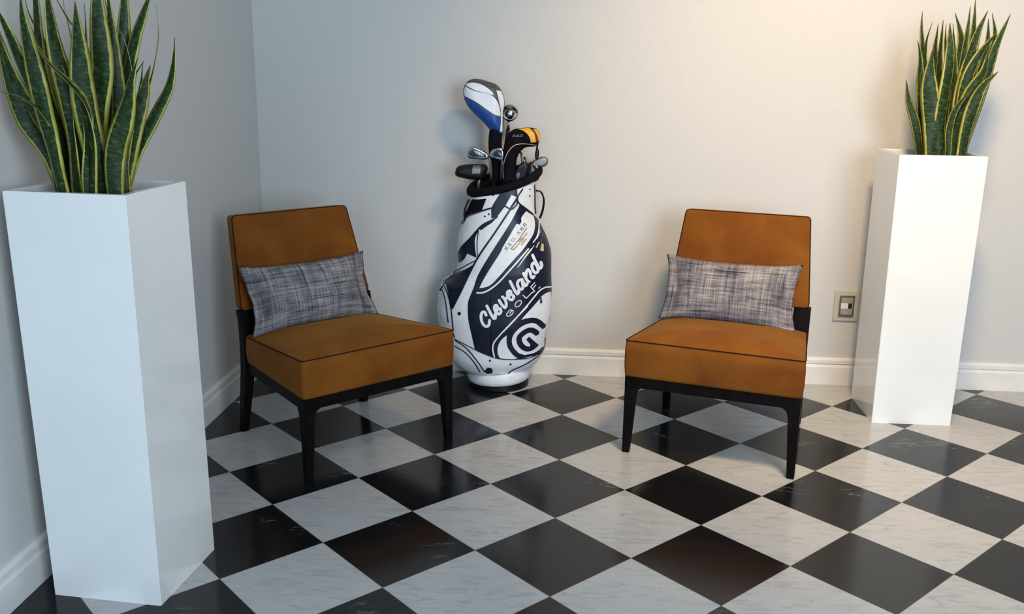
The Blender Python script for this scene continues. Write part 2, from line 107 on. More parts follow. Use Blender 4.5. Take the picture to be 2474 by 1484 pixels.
[0.0225,0.5,[[-0.058,0.06,1.005],[-0.057,0.066,1.178],[-0.063,0.069,1.346],[-0.074,0.068,1.43],[-0.077,0.072,1.463]]],
[0.0262,-0.5,[[0.089,-0.032,1.01],[0.09,-0.031,1.061],[0.099,-0.027,1.137],[0.128,-0.011,1.244],[0.139,-0.005,1.305]]]],
"plantR":[[0.034,0.2,[[-0.048,-0.015,1.008],[-0.06,-0.016,1.062],[-0.081,-0.014,1.124],[-0.111,-0.008,1.196],[-0.128,-0.008,1.279]]],
[0.0329,0.3,[[-0.013,0.026,1.005],[-0.038,0.038,1.132],[-0.057,0.047,1.277],[-0.068,0.053,1.363],[-0.081,0.061,1.419]]],
[0.0712,0.0,[[-0.027,-0.065,1.011],[-0.039,-0.063,1.09],[-0.052,-0.061,1.185],[-0.061,-0.061,1.278],[-0.067,-0.061,1.384]]],
[0.0301,0.2,[[-0.018,0.059,1.002],[-0.039,0.07,1.228],[-0.058,0.079,1.396],[-0.066,0.084,1.468],[-0.067,0.088,1.522]]],
[0.0247,0.4,[[-0.002,0.043,1.004],[-0.029,0.056,1.229],[-0.046,0.064,1.372],[-0.045,0.067,1.434],[-0.034,0.065,1.484]]],
[0.0329,0.2,[[0.02,0.056,1.003],[0.005,0.064,1.229],[-0.01,0.072,1.373],[-0.01,0.075,1.435],[-0.009,0.078,1.481]]],
[0.0548,0.1,[[0.001,-0.064,1.011],[-0.004,-0.062,1.138],[-0.006,-0.061,1.27],[-0.008,-0.061,1.381],[-0.016,-0.058,1.476]]],
[0.0329,0.4,[[0.028,0.022,1.004],[0.018,0.028,1.182],[0.003,0.036,1.325],[-0.003,0.041,1.42],[-0.005,0.044,1.49]]],
[0.0247,0.6,[[0.036,-0.034,1.012],[0.033,-0.036,1.161],[0.029,-0.037,1.298],[0.016,-0.035,1.404],[0.003,-0.033,1.475]]],
[0.0411,0.1,[[0.038,-0.014,1.01],[0.043,-0.015,1.16],[0.045,-0.016,1.326],[0.042,-0.015,1.428],[0.016,-0.006,1.513]]],
[0.0301,0.3,[[0.041,-0.046,1.013],[0.048,-0.049,1.209],[0.052,-0.05,1.372],[0.051,-0.05,1.464],[0.049,-0.049,1.534]]],
[0.0329,0.2,[[0.067,-0.002,1.009],[0.075,-0.003,1.208],[0.084,-0.003,1.35],[0.088,-0.002,1.466],[0.083,0.002,1.56]]],
[0.0493,0.1,[[0.053,-0.051,1.014],[0.056,-0.054,1.186],[0.064,-0.06,1.336],[0.076,-0.067,1.436],[0.1,-0.078,1.518]]],
[0.0493,0.2,[[0.055,-0.073,1.013],[0.054,-0.075,1.14],[0.061,-0.08,1.271],[0.085,-0.091,1.363],[0.128,-0.109,1.447]]],
[0.0356,0.2,[[0.103,0.017,1.009],[0.121,0.015,1.232],[0.142,0.013,1.351],[0.15,0.016,1.421],[0.145,0.023,1.495]]],
[0.0329,0.3,[[0.091,-0.001,1.01],[0.118,-0.008,1.185],[0.144,-0.014,1.327],[0.159,-0.017,1.429],[0.143,-0.009,1.512]]],
[0.0411,0.3,[[0.089,-0.032,1.013],[0.109,-0.039,1.163],[0.138,-0.049,1.3],[0.157,-0.056,1.41],[0.183,-0.065,1.508]]],
[0.0521,0.1,[[0.067,-0.109,1.029],[0.066,-0.111,1.119],[0.072,-0.116,1.189],[0.095,-0.127,1.259],[0.136,-0.144,1.312]]],
[0.0521,0.1,[[0.047,-0.08,1.014],[0.057,-0.087,1.14],[0.076,-0.096,1.244],[0.1,-0.107,1.313],[0.105,-0.112,1.386]]],
[0.0274,0.5,[[0.019,-0.092,1.014],[0.012,-0.094,1.102],[0.023,-0.104,1.174],[0.048,-0.118,1.226],[0.063,-0.129,1.251]]],
[0.0384,0.3,[[0.066,-0.055,1.012],[0.062,-0.051,1.091],[0.061,-0.048,1.162],[0.07,-0.049,1.214],[0.074,-0.048,1.261]]],
[0.0247,0.6,[[0.068,-0.077,1.021],[0.065,-0.083,1.117],[0.067,-0.091,1.188],[0.079,-0.102,1.226]]],
[0.0247,0.3,[[0.072,0.049,1.035],[0.047,0.065,1.278],[0.025,0.079,1.421],[0.023,0.087,1.478]]]],
"Lc":[0.21,-1.775],"Rc":[2.645,-0.295]}

# ------------------------------------------------------------------ materials
def mat(name, col, rough=0.5, metal=0.0, spec=0.5, coat=0.0, sheen=0.0):
    m = bpy.data.materials.new(name); m.use_nodes = True
    b = m.node_tree.nodes['Principled BSDF']
    b.inputs['Base Color'].default_value = (*col, 1); b.inputs['Roughness'].default_value = rough
    b.inputs['Metallic'].default_value = metal; b.inputs['Specular IOR Level'].default_value = spec
    b.inputs['Coat Weight'].default_value = coat
    b.inputs['Sheen Weight'].default_value = sheen
    return m
class NT:
    def __init__(s, m): s.t = m.node_tree; s.n = m.node_tree.nodes; s.b = s.n['Principled BSDF']
    def new(s, t, **k):
        o = s.n.new(t)
        for a, v in k.items(): setattr(o, a, v)
        return o
    def link(s, a, b): s.t.links.new(a, b)
    def noise(s, vec, scale, detail=4, rough=.55, dist=0.0):
        o = s.new('ShaderNodeTexNoise'); o.inputs['Scale'].default_value = scale; o.inputs['Detail'].default_value = detail
        o.inputs['Roughness'].default_value = rough; o.inputs['Distortion'].default_value = dist
        if vec is not None: s.link(vec, o.inputs['Vector'])
        return o.outputs['Fac']
    def mapping(s, vec, scale=(1, 1, 1), loc=(0, 0, 0), rot=(0, 0, 0)):
        o = s.new('ShaderNodeMapping'); o.inputs['Scale'].default_value = scale; o.inputs['Location'].default_value = loc
        o.inputs['Rotation'].default_value = rot; s.link(vec, o.inputs['Vector']); return o.outputs[0]
    def ramp(s, fac, stops):
        o = s.new('ShaderNodeValToRGB'); e = o.color_ramp.elements
        while len(e) < len(stops): e.new(0.5)
        for i, (p, c) in enumerate(stops):
            e[i].position = p; e[i].color = (*c, 1) if len(c) == 3 else c
        s.link(fac, o.inputs[0]); return o.outputs[0]
    def math(s, op, a, b=None, c=None, clamp=False):
        o = s.new('ShaderNodeMath', operation=op); o.use_clamp = clamp
        for i, v in enumerate((a, b, c)):
            if v is None: continue
            if isinstance(v, (int, float)): o.inputs[i].default_value = v
            else: s.link(v, o.inputs[i])
        return o.outputs[0]
    def mix(s, fac, a, b, mode='MIX'):
        o = s.new('ShaderNodeMix', data_type='RGBA', blend_type=mode)
        for i, v in ((0, fac), (6, a), (7, b)):
            if isinstance(v, (int, float)): o.inputs[i].default_value = v
            elif isinstance(v, tuple): o.inputs[i].default_value = (*v, 1)
            else: s.link(v, o.inputs[i])
        return o.outputs[2]
    def bump(s, h, strength=.2, dist=.01):
        o = s.new('ShaderNodeBump'); o.inputs['Strength'].default_value = strength; o.inputs['Distance'].default_value = dist
        s.link(h, o.inputs['Height']); s.link(o.outputs[0], s.b.inputs['Normal'])
    def obj(s): return s.new('ShaderNodeTexCoord').outputs['Object']
    def uv(s): return s.new('ShaderNodeTexCoord').outputs['UV']

def wall_mat():
    m = mat('wallpaper', (.62, .60, .56), .85, spec=.2); n = NT(m); o = n.obj()
    a = n.noise(n.mapping(o, (260, 260, 60)), 1, 2); b = n.noise(n.mapping(o, (60, 60, 400)), 1, 2)
    f = n.math('ADD', n.math('MULTIPLY', a, .5), n.math('MULTIPLY', b, .5))
    n.link(n.ramp(f, [(0.3, (.56, .555, .545)), (0.7, (.62, .615, .60))]), n.b.inputs['Base Color'])
    n.bump(f, .12, .002)
    return m
def floor_mat():
    m = mat('checkered_marble', (.5, .5, .5), .2); n = NT(m); o = n.obj()
    T = 0.305; k = 1 / (math.sqrt(2) * T)
    sep = n.new('ShaderNodeSeparateXYZ'); n.link(o, sep.inputs[0]); X, Y = sep.outputs[0], sep.outputs[1]
    u = n.math('ADD', n.math('MULTIPLY', n.math('SUBTRACT', X, Y), k), -6.1575)
    v = n.math('ADD', n.math('MULTIPLY', n.math('ADD', X, Y), k), 0.1025)
    fu, fv = n.math('FLOOR', u), n.math('FLOOR', v)
    par = n.math('ABSOLUTE', n.math('MODULO', n.math('ADD', fu, fv), 2))       # 1 = black
    ru, rv = n.math('SUBTRACT', u, fu), n.math('SUBTRACT', v, fv)
    ed = n.math('MINIMUM', n.math('MINIMUM', ru, n.math('SUBTRACT', 1, ru)), n.math('MINIMUM', rv, n.math('SUBTRACT', 1, rv)))
    grout = n.math('LESS_THAN', ed, 0.0035)
    # per tile random offset
    cmb = n.new('ShaderNodeCombineXYZ'); n.link(fu, cmb.inputs[0]); n.link(fv, cmb.inputs[1])
    wn = n.new('ShaderNodeTexWhiteNoise', noise_dimensions='2D'); n.link(cmb.outputs[0], wn.inputs['Vector'])
    off = n.new('ShaderNodeVectorMath', operation='MULTIPLY_ADD'); n.link(wn.outputs['Color'], off.inputs[0]); off.inputs[1].default_value = (37, 37, 37); n.link(o, off.inputs[2])
    tv = off.outputs[0]
    st = n.mapping(tv, (9, 34, 5), rot=(0, 0, .15))
    w1 = n.noise(st, 1.2, 8, .62, 1.2); w2 = n.noise(n.mapping(tv, (1, 1.8, 1)), 12, 7, .65, .6)
    white = n.mix(n.ramp(w1, [(.32, (1, 1, 1)), (.5, (0, 0, 0))]), (.46, .46, .46), (.345, .35, .355))
    white = n.mix(n.math('MULTIPLY', n.ramp(w2, [(.35, (1, 1, 1)), (.55, (0, 0, 0))]), .35), white, (.38, .38, .39))
    blk = n.mix(n.noise(tv, 9, 5), (.004, .005, .007), (.010, .010, .011))
    vein = n.noise(n.mapping(tv, (2.6, 9, 4), rot=(0, 0, 1.1)), 1, 7, .6, 1.6)
    vm = n.math('MULTIPLY', n.ramp(vein, [(.486, (0, 0, 0)), (.5, (1, 1, 1)), (.514, (0, 0, 0))]), n.ramp(n.noise(tv, 4.5, 2), [(.60, (0, 0, 0)), (.72, (1, 1, 1))]))
    blk = n.mix(n.math('MULTIPLY', vm, .6), blk, (.30, .29, .27))
    c = n.mix(par, white, blk)
    c = n.mix(n.math('MULTIPLY', grout, .8), c, (.10, .09, .085))
    n.link(c, n.b.inputs['Base Color'])
    r = n.math('ADD', n.math('MULTIPLY', n.noise(o, 25, 4), .07), .12)
    n.link(r, n.b.inputs['Roughness'])
    n.bump(n.noise(o, 4, 2), .02, .01)
    n.b.inputs['Specular IOR Level'].default_value = .33
    return m
def velvet(name='mustard_velvet', c1=(.128, .033, .004), c2=(.225, .078, .008)):
    m = mat(name, c1, .8, spec=.15, sheen=.22); n = NT(m); o = n.obj()
    a = n.noise(o, 5, 3, .5, .4); b = n.noise(o, 320, 2)
    f = n.math('ADD', n.math('MULTIPLY', a, .8), n.math('MULTIPLY', b, .2))
    n.link(n.ramp(f, [(.30, c1), (.68, c2)]), n.b.inputs['Base Color'])
    n.b.inputs['Sheen Roughness'].default_value = .4; n.b.inputs['Sheen Tint'].default_value = (1, .55, .12, 1)
    n.bump(b, .25, .001)
    return m
def leaf_mat():
    m = mat('variegated_leaf', (.03, .08, .02), .45, spec=.2); n = NT(m); uv = n.uv(); o = n.obj()
    sep = n.new('ShaderNodeSeparateXYZ'); n.link(uv, sep.inputs[0]); U, V = sep.outputs[0], sep.outputs[1]
    wob = n.noise(n.mapping(uv, (1, 9, 1)), 2.2, 3)
    e = n.math('ADD', n.math('ABSOLUTE', n.math('SUBTRACT', U, .5)), n.math('MULTIPLY', n.math('SUBTRACT', wob, .5), .12))
    band = n.noise(n.mapping(uv, (1.6, 34, 1)), 1.6, 4, .65, .35)
    green = n.ramp(band, [(.40, (.010, .022, .007)), (.54, (.021, .046, .012)), (.68, (.075, .115, .032))])
    yel = n.ramp(n.noise(o, 14, 3), [(.35, (.33, .34, .055)), (.65, (.50, .46, .12))])
    f = n.ramp(e, [(.335, (0, 0, 0)), (.365, (1, 1, 1))])
    c = n.mix(f, green, yel)
    tip = n.ramp(V, [(.93, (0, 0, 0)), (1.0, (1, 1, 1))])
    c = n.mix(n.math('MULTIPLY', tip, .6), c, (.09, .045, .02))
    n.link(c, n.b.inputs['Base Color'])
    return m
def weave_mat():
    m = mat('crosshatch_fabric', (.3, .3, .32), .9, spec=.1); n = NT(m); uv = n.uv()
    h = n.noise(n.mapping(uv, (3, 42, 1)), 1, 5, .75); h2 = n.noise(n.mapping(uv, (5, 120, 1), (3, 7, 0)), 1, 3, .7)
    v = n.noise(n.mapping(uv, (60, 2.2, 1), (9, 1, 0)), 1, 5, .75); v2 = n.noise(n.mapping(uv, (170, 4, 1), (2, 5, 0)), 1, 3, .7)
    big = n.noise(n.mapping(uv, (6, 4, 1)), 1, 3, .5)
    s = n.math('ADD', n.math('ADD', n.math('MULTIPLY', h, .27), n.math('MULTIPLY', v, .27)), n.math('ADD', n.math('MULTIPLY', h2, .16), n.math('ADD', n.math('MULTIPLY', v2, .16), n.math('MULTIPLY', big, .14))))
    c = n.ramp(s, [(.40, (.022, .022, .038)), (.46, (.10, .095, .115)), (.52, (.24, .225, .23)), (.62, (.52, .48, .46))])
    dl = n.noise(n.mapping(uv, (1.3, 30, 1), (4, 2, 0)), 1, 2, .5); dv = n.noise(n.mapping(uv, (46, 1.1, 1), (7, 2, 0)), 1, 2, .5)
    k = n.math('MAXIMUM', n.ramp(dl, [(.31, (1, 1, 1)), (.34, (0, 0, 0))]), n.ramp(dv, [(.28, (1, 1, 1)), (.31, (0, 0, 0))]))
    c = n.mix(n.math('MULTIPLY', k, .85), c, (.015, .015, .03))
    n.link(c, n.b.inputs['Base Color']); n.bump(s, .3, .002)
    return m
def noisy(m, c1, c2, scale=30, bump=.1, bd=.002):
    n = NT(m); o = n.obj(); f = n.noise(o, scale, 4)
    n.link(n.ramp(f, [(.35, c1), (.65, c2)]), n.b.inputs['Base Color'])
    if bump: n.bump(f, bump, bd)
    return m
M = {
 'wall': wall_mat(), 'floor': floor_mat(), 'velvet': velvet(), 'leaf': leaf_mat(), 'weave': weave_mat(),
 'board': noisy(mat('painted_trim', (.75, .74, .72), .35), (.72, .71, .69), (.78, .77, .75), 12, .03),
 'ceiling': noisy(mat('ceiling_paint', (.8, .78, .74), .9), (.76, .74, .7), (.82, .8, .76), 8, 0),
 'lacquer': noisy(mat('white_lacquer', (.80, .81, .80), .16, coat=.5), (.79, .80, .79), (.83, .84, .83), 3, 0),
 'soil': noisy(mat('dark_soil', (.03, .02, .015), .95), (.015, .010, .008), (.06, .04, .03), 60, .8, .01),
 'wood': noisy(mat('dark_wenge_wood', (.012, .008, .007), .5, spec=.07), (.003, .0025, .0025), (.007, .005, .0045), 14, .05),
 'welt': noisy(mat('brown_piping', (.03, .012, .006), .7, spec=.15), (.010, .005, .004), (.018, .008, .005), 50, .1),
 'white': noisy(mat('white_leather', (.72, .76, .82), .38), (.70, .74, .79), (.78, .81, .86), 40, .08),
 'navy': noisy(mat('navy_leather', (.010, .014, .040), .35, spec=.3), (.006, .009, .024), (.010, .014, .036), 40, .08),
 'black': noisy(mat('black_fabric', (.008, .008, .010), .85, spec=.1), (.003, .003, .004), (.007, .007, .009), 80, .2),
 'knit': noisy(mat('black_knit', (.010, .010, .014), .9, spec=.1), (.003, .003, .005), (.008, .008, .012), 120, .3),
 'gold': noisy(mat('gold_thread', (.33, .22, .12), .5), (.28, .19, .10), (.40, .28, .17), 90, .1),
 'tan': noisy(mat('tan_thread', (.5, .33, .17), .5), (.45, .29, .15), (.55, .38, .22), 90, .1),
 'cream': noisy(mat('cream_leather', (.62, .52, .40), .5), (.42, .33, .24), (.70, .60, .48), 60, .1),
 'grey': noisy(mat('charcoal_vinyl', (.06, .06, .075), .5), (.05, .05, .062), (.075, .075, .09), 60, .1),
 'blue': noisy(mat('blue_vinyl', (.010, .060, .27), .42), (.008, .05, .24), (.014, .075, .31), 40, .05),
 'yellow': noisy(mat('yellow_vinyl', (.80, .40, .02), .45), (.75, .36, .02), (.85, .46, .04), 30, .05),
 'red': noisy(mat('dark_red_vinyl', (.12, .02, .01), .5), (.10, .015, .01), (.15, .03, .015), 30, .05),
 'chrome': noisy(mat('chrome_steel', (.62, .62, .64), .16, metal=1), (.55, .55, .57), (.66, .66, .68), 20, 0),
 'steel': noisy(mat('satin_steel', (.30, .30, .32), .42, metal=.8), (.17, .17, .18), (.24, .24, .25), 30, 0),
 'gun': noisy(mat('dark_steel', (.03, .03, .038), .22, metal=.6), (.022, .022, .03), (.045, .045, .055), 30, 0),
 'rubber': noisy(mat('black_rubber', (.010, .010, .011), .45, spec=.25), (.004, .004, .005), (.008, .008, .009), 60, .1),
 'plate': noisy(mat('ivory_plate', (.60, .57, .46), .35), (.50, .48, .42), (.54, .52, .45), 20, 0),
 'brass': noisy(mat('aged_brass', (.22, .19, .11), .35, metal=.7), (.18, .155, .09), (.27, .23, .14), 60, .05),
 'alu': noisy(mat('brushed_aluminium', (.50, .50, .50), .35, metal=.6), (.45, .45, .45), (.56, .56, .56), 60, .02),
}

# ------------------------------------------------------------------ helpers
def link_mesh(name, bm, m, parent=None, smooth=True, autosmooth=None):
    bmesh.ops.recalc_face_normals(bm, faces=bm.faces)
    me = bpy.data.meshes.new(name); bm.to_mesh(me); bm.free()
    me.materials.append(M[m] if isinstance(m, str) else m)
    for p in me.polygons: p.use_smooth = smooth
    if autosmooth is not None and smooth:
        me.set_sharp_from_angle(angle=math.radians(autosmooth))
    o = bpy.data.objects.new(name, me); COL.objects.link(o)
    if parent: o.parent = parent
    return o
def thing(name, label, cat, loc=(0, 0, 0), rz=0.0, group=None):
    o = bpy.data.objects.new(name, None); COL.objects.link(o)
    o.location = loc; o.rotation_euler = (0, 0, rz); o.empty_display_size = .1
    o['label'] = label; o['category'] = cat
    if group: o['group'] = group
    return o
def box(bm, x0, x1, y0, y1, z0, z1):
    vs = [bm.verts.new(p) for p in ((x0, y0, z0), (x1, y0, z0), (x1, y1, z0), (x0, y1, z0), (x0, y0, z1), (x1, y0, z1), (x1, y1, z1), (x0, y1, z1))]
    for f in ((0, 3, 2, 1), (4, 5, 6, 7), (0, 1, 5, 4), (1, 2, 6, 5), (2, 3, 7, 6), (3, 0, 4, 7)): bm.faces.new([vs[i] for i in f])
    return vs
def bevel(bm, w, seg=2):
    bmesh.ops.bevel(bm, geom=list(bm.edges), offset=w, segments=seg, affect='EDGES', profile=.5, clamp_overlap=True)
def catmull(P, step=.004, closed=False):
    P = [Vector(p) for p in P]
    if len(P) == 2 and not closed:
        n = max(1, int((P[1] - P[0]).length / step)); return [P[0].lerp(P[1], i / n) for i in range(n + 1)]
    out = []; n = len(P); segs = n if closed else n - 1
    for i in range(segs):
        if closed: a, b, c, d = P[(i - 1) % n], P[i], P[(i + 1) % n], P[(i + 2) % n]
        else:
            b, c = P[i], P[i + 1]; a = P[i - 1] if i else b * 2 - c; d = P[i + 2] if i + 2 < n else c * 2 - b
        k = max(1, int((c - b).length / step))
        for j in range(k):
            t = j / k
            out.append(.5 * ((2 * b) + (-a + c) * t + (2 * a - 5 * b + 4 * c - d) * t * t + (-a + 3 * b - 3 * c + d) * t ** 3))
    if not closed: out.append(P[-1])
    return out
def tube(bm, pts, r, n=8, closed=False, r_end=None, cap=True):
    pts = [Vector(p) for p in pts]; rings = []; N = len(pts)
    prev = None
    for i, p in enumerate(pts):
        if closed: t = pts[(i + 1) % N] - pts[i - 1]
        else: t = pts[min(i + 1, N - 1)] - pts[max(i - 1, 0)]
        t.normalize()
        if prev is None:
            a = t.cross(Vector((0, 0, 1)))
            if a.length < .1: a = t.cross(Vector((0, 1, 0)))
        else: a = prev - t * prev.dot(t)
        a.normalize(); prev = a; b = t.cross(a)
        rr = r if r_end is None else r + (r_end - r) * i / (N - 1)
        rings.append([bm.verts.new(p + (a * math.cos(2 * math.pi * k / n) + b * math.sin(2 * math.pi * k / n)) * rr) for k in range(n)])
    for i in range(N if closed else N - 1):
        A, B = rings[i], rings[(i + 1) % N]
        for k in range(n): bm.faces.new((A[k], A[(k + 1) % n], B[(k + 1) % n], B[k]))
    if not closed and cap:
        bm.faces.new(rings[0]); bm.faces.new(rings[-1])
def loft(bm, rings, cap0=True, cap1=True):
    R = [[bm.verts.new(p) for p in r] for r in rings]; n = len(R[0])
    for a, b in zip(R, R[1:]):
        for k in range(n): bm.faces.new((a[k], a[(k + 1) % n], b[(k + 1) % n], b[k]))
    if cap0: bm.faces.new(R[0])
    if cap1: bm.faces.new(R[-1])
    return R
def rounded(poly, r, seg=5):
    out = []; n = len(poly)
    for i in range(n):
        p, a, b = Vector(poly[i]), Vector(poly[i - 1]), Vector(poly[(i + 1) % n])
        u, v = (a - p).normalized(), (b - p).normalized()
        s, e = p + u * r, p + v * r
        for j in range(seg + 1):
            t = j / seg; out.append(s * (1 - t) ** 2 + p * 2 * t * (1 - t) + e * t * t)
    return out
def resample(poly, step):
    out = []
    for i in range(len(poly)):
        a, b = Vector(poly[i]), Vector(poly[(i + 1) % len(poly)])
        k = max(1, int((b - a).length / step))
        for j in range(k): out.append(a.lerp(b, j / k))
    return out

# ------------------------------------------------------------------ the room shell
def struct(name, bm, m):
    o = link_mesh(name, bm, m, smooth=False); o['kind'] = 'structure'; return o
G = .015
bm = bmesh.new(); box(bm, -.115, 5.2, -6.6, .115, -.08, 0); struct('floor', bm, 'floor')
bm = bmesh.new(); box(bm, -.115, 5.2, G, .115, 0, 2.75); struct('wall_back', bm, 'wall')
bm = bmesh.new(); box(bm, -.115, -G, -6.6, G, 0, 2.75); struct('wall_left', bm, 'wall')
bm = bmesh.new(); box(bm, -.115, 5.2, -6.6, .115, 2.75, 2.85); struct('ceiling', bm, 'ceiling')
prof = [(.0, 0), (-.0, .078), (.0025, .084), (.006, .087), (.006, .091), (.0015, .094), (.0015, .108), (.004, .114), (.009, .118), (.0149, .118), (.0149, 0)]
bm = bmesh.new(); loft(bm, [[(x, -p[0] * -1, p[1]) for p in prof] for x in (.0, 5.19)])
o = struct('baseboard_back', bm, 'board')
bm = bmesh.new(); loft(bm, [[(-p[0], y, p[1]) for p in prof] for y in (-6.59, .0)])
o = struct('baseboard_left', bm, 'board')

# ------------------------------------------------------------------ planters and plants
def planter(label, loc, rz, wx, wy, sh=0.0):
    t = thing('planter', label, 'planter', loc, rz, 'tall white planters')
    H = 1.019; th = .02
    bm = bmesh.new()
    def sq(w, h, z):
        k = z / H; w *= 1 + .05 * k; h *= 1 - .05 * k; q = sh * k
        return [(-w + q, -h, z), (w + q, -h, z), (w + q, h, z), (-w + q, h, z)]
    a, b = wx / 2, wy / 2
    loft(bm, [sq(a, b, 0), sq(a, b, H), sq(a - th, b - th, H), sq(a - th, b - th, .90)])
    ed = [e for e in bm.edges if all(v.co.z > .001 for v in e.verts) or abs(e.verts[0].co.z - e.verts[1].co.z) > .5]
    bmesh.ops.bevel(bm, geom=ed, offset=.0018, segments=2, affect='EDGES')
    link_mesh('pot', bm, 'lacquer', t, True, 30)
    bm = bmesh.new(); n = 14; g = [[None] * (n + 1) for _ in range(n + 1)]
    rnd = random.Random(4)
    for i in range(n + 1):
        for j in range(n + 1):
            g[i][j] = bm.verts.new(((i / n * 2 - 1) * (a - th), (j / n * 2 - 1) * (b - th), .935 + rnd.uniform(-.006, .006)))
    for i in range(n):
        for j in range(n): bm.faces.new((g[i][j], g[i + 1][j], g[i + 1][j + 1], g[i][j + 1]))
    link_mesh('soil', bm, 'soil', t)
    return t
PL = (.216, -1.763); PR = (2.638, -.294)
planter('tall square white planter at the left beside the left wall, nearest the camera', (PL[0], PL[1], 0), math.radians(-4.8), .288, .288, -.010)
planter('tall square white planter at the right against the back wall near the wall socket', (PR[0], PR[1], 0), 0, .293, .29)

def leaf(parent, w, tw, pts, ph):
    P = [Vector(p) for p in pts]
    P = [Vector((P[0].x * .9, P[0].y * .9, .925))] + P
    C = catmull(P, .02); N = len(C)
    L = [0]
    for a, b in zip(C, C[1:]): L.append(L[-1] + (b - a).length)
    bm = bmesh.new(); uvl = bm.loops.layers.uv.new('uv'); rows = []; K = 6
    view = Vector((-.12, 1, 0)).normalized()
    for i, p in enumerate(C):
        t = L[i] / L[-1]
        tg = (C[min(i + 1, N - 1)] - C[max(i - 1, 0)]).normalized()
        side = tg.cross(view).normalized()
        ang = tw * (0.6 + 1.5 * t) + .42 * math.sin(5.2 * t + ph) * min(1, t * 2)
        nrm = side.cross(tg).normalized()
        sd = side * math.cos(ang) + nrm * math.sin(ang); nn = nrm * math.cos(ang) - side * math.sin(ang)
        f = min(1, .60 + .9 * t) if t < .45 else 1.0
        if t > .55: f *= max(0.0, 1 - ((t - .55) / .45) ** 1.9)
        ww = max(w * .5 * f, .0008)
        fold = .34 * (1 - .6 * t)
        row = []
        p = p + side * (w * .13 * math.sin(6.5 * t + ph * 1.7) * math.sin(math.pi * min(1, t * 1.02)))
        for k in range(K + 1):
            s = k / K * 2 - 1
            row.append(p + sd * s * ww + nn * (fold * ww * (1 - s * s) * -1 + .02 * ww * math.sin(i * .9 + s * 2)))
        rows.append((t, row))
    for sgn in (0, 1):
        vr = []
        for t, row in rows:
            o = []
            for k, q in enumerate(row):
                d = Vector((0, .0011, 0)) * (1 if sgn else -1) * (1 if 0 < k < K else .0)
                o.append(bm.verts.new(q + d))
            vr.append(o)
        for i in range(N - 1):
            for k in range(K):
                vs = [vr[i][k], vr[i][k + 1], vr[i + 1][k + 1], vr[i + 1][k]]
                if sgn: vs.reverse()
                fc = bm.faces.new(vs)
                for lp, v in zip(fc.loops, vs):
                    ii = i if v in vr[i] else i + 1
                    kk = (vr[ii]).index(v)
                    lp[uvl].uv = (kk / K, rows[ii][0])
    me = bpy.data.meshes.new('leaf')
    bmesh.ops.remove_doubles(bm, verts=bm.verts, dist=1e-5)
    bm.to_mesh(me); bm.free(); me.materials.append(M['leaf'])
    for p in me.polygons: p.use_smooth = True
    o = bpy.data.objects.new('leaf', me); COL.objects.link(o); o.parent = parent
    return o
for key, ck, label in (('plantL', 'Lc', 'large bushy snake plant with arching yellow-edged leaves in the left planter'),
                       ('plantR', 'Rc', 'smaller upright snake plant with pointed leaves in the right planter')):
    c = D[ck]
    t = thing('snake_plant', label, 'plant', (c[0], c[1], 0), 0, 'snake plants in the white planters')
    for q, (w, tw, pts) in enumerate(D[key]): leaf(t, w, tw, pts, q * 2.4)

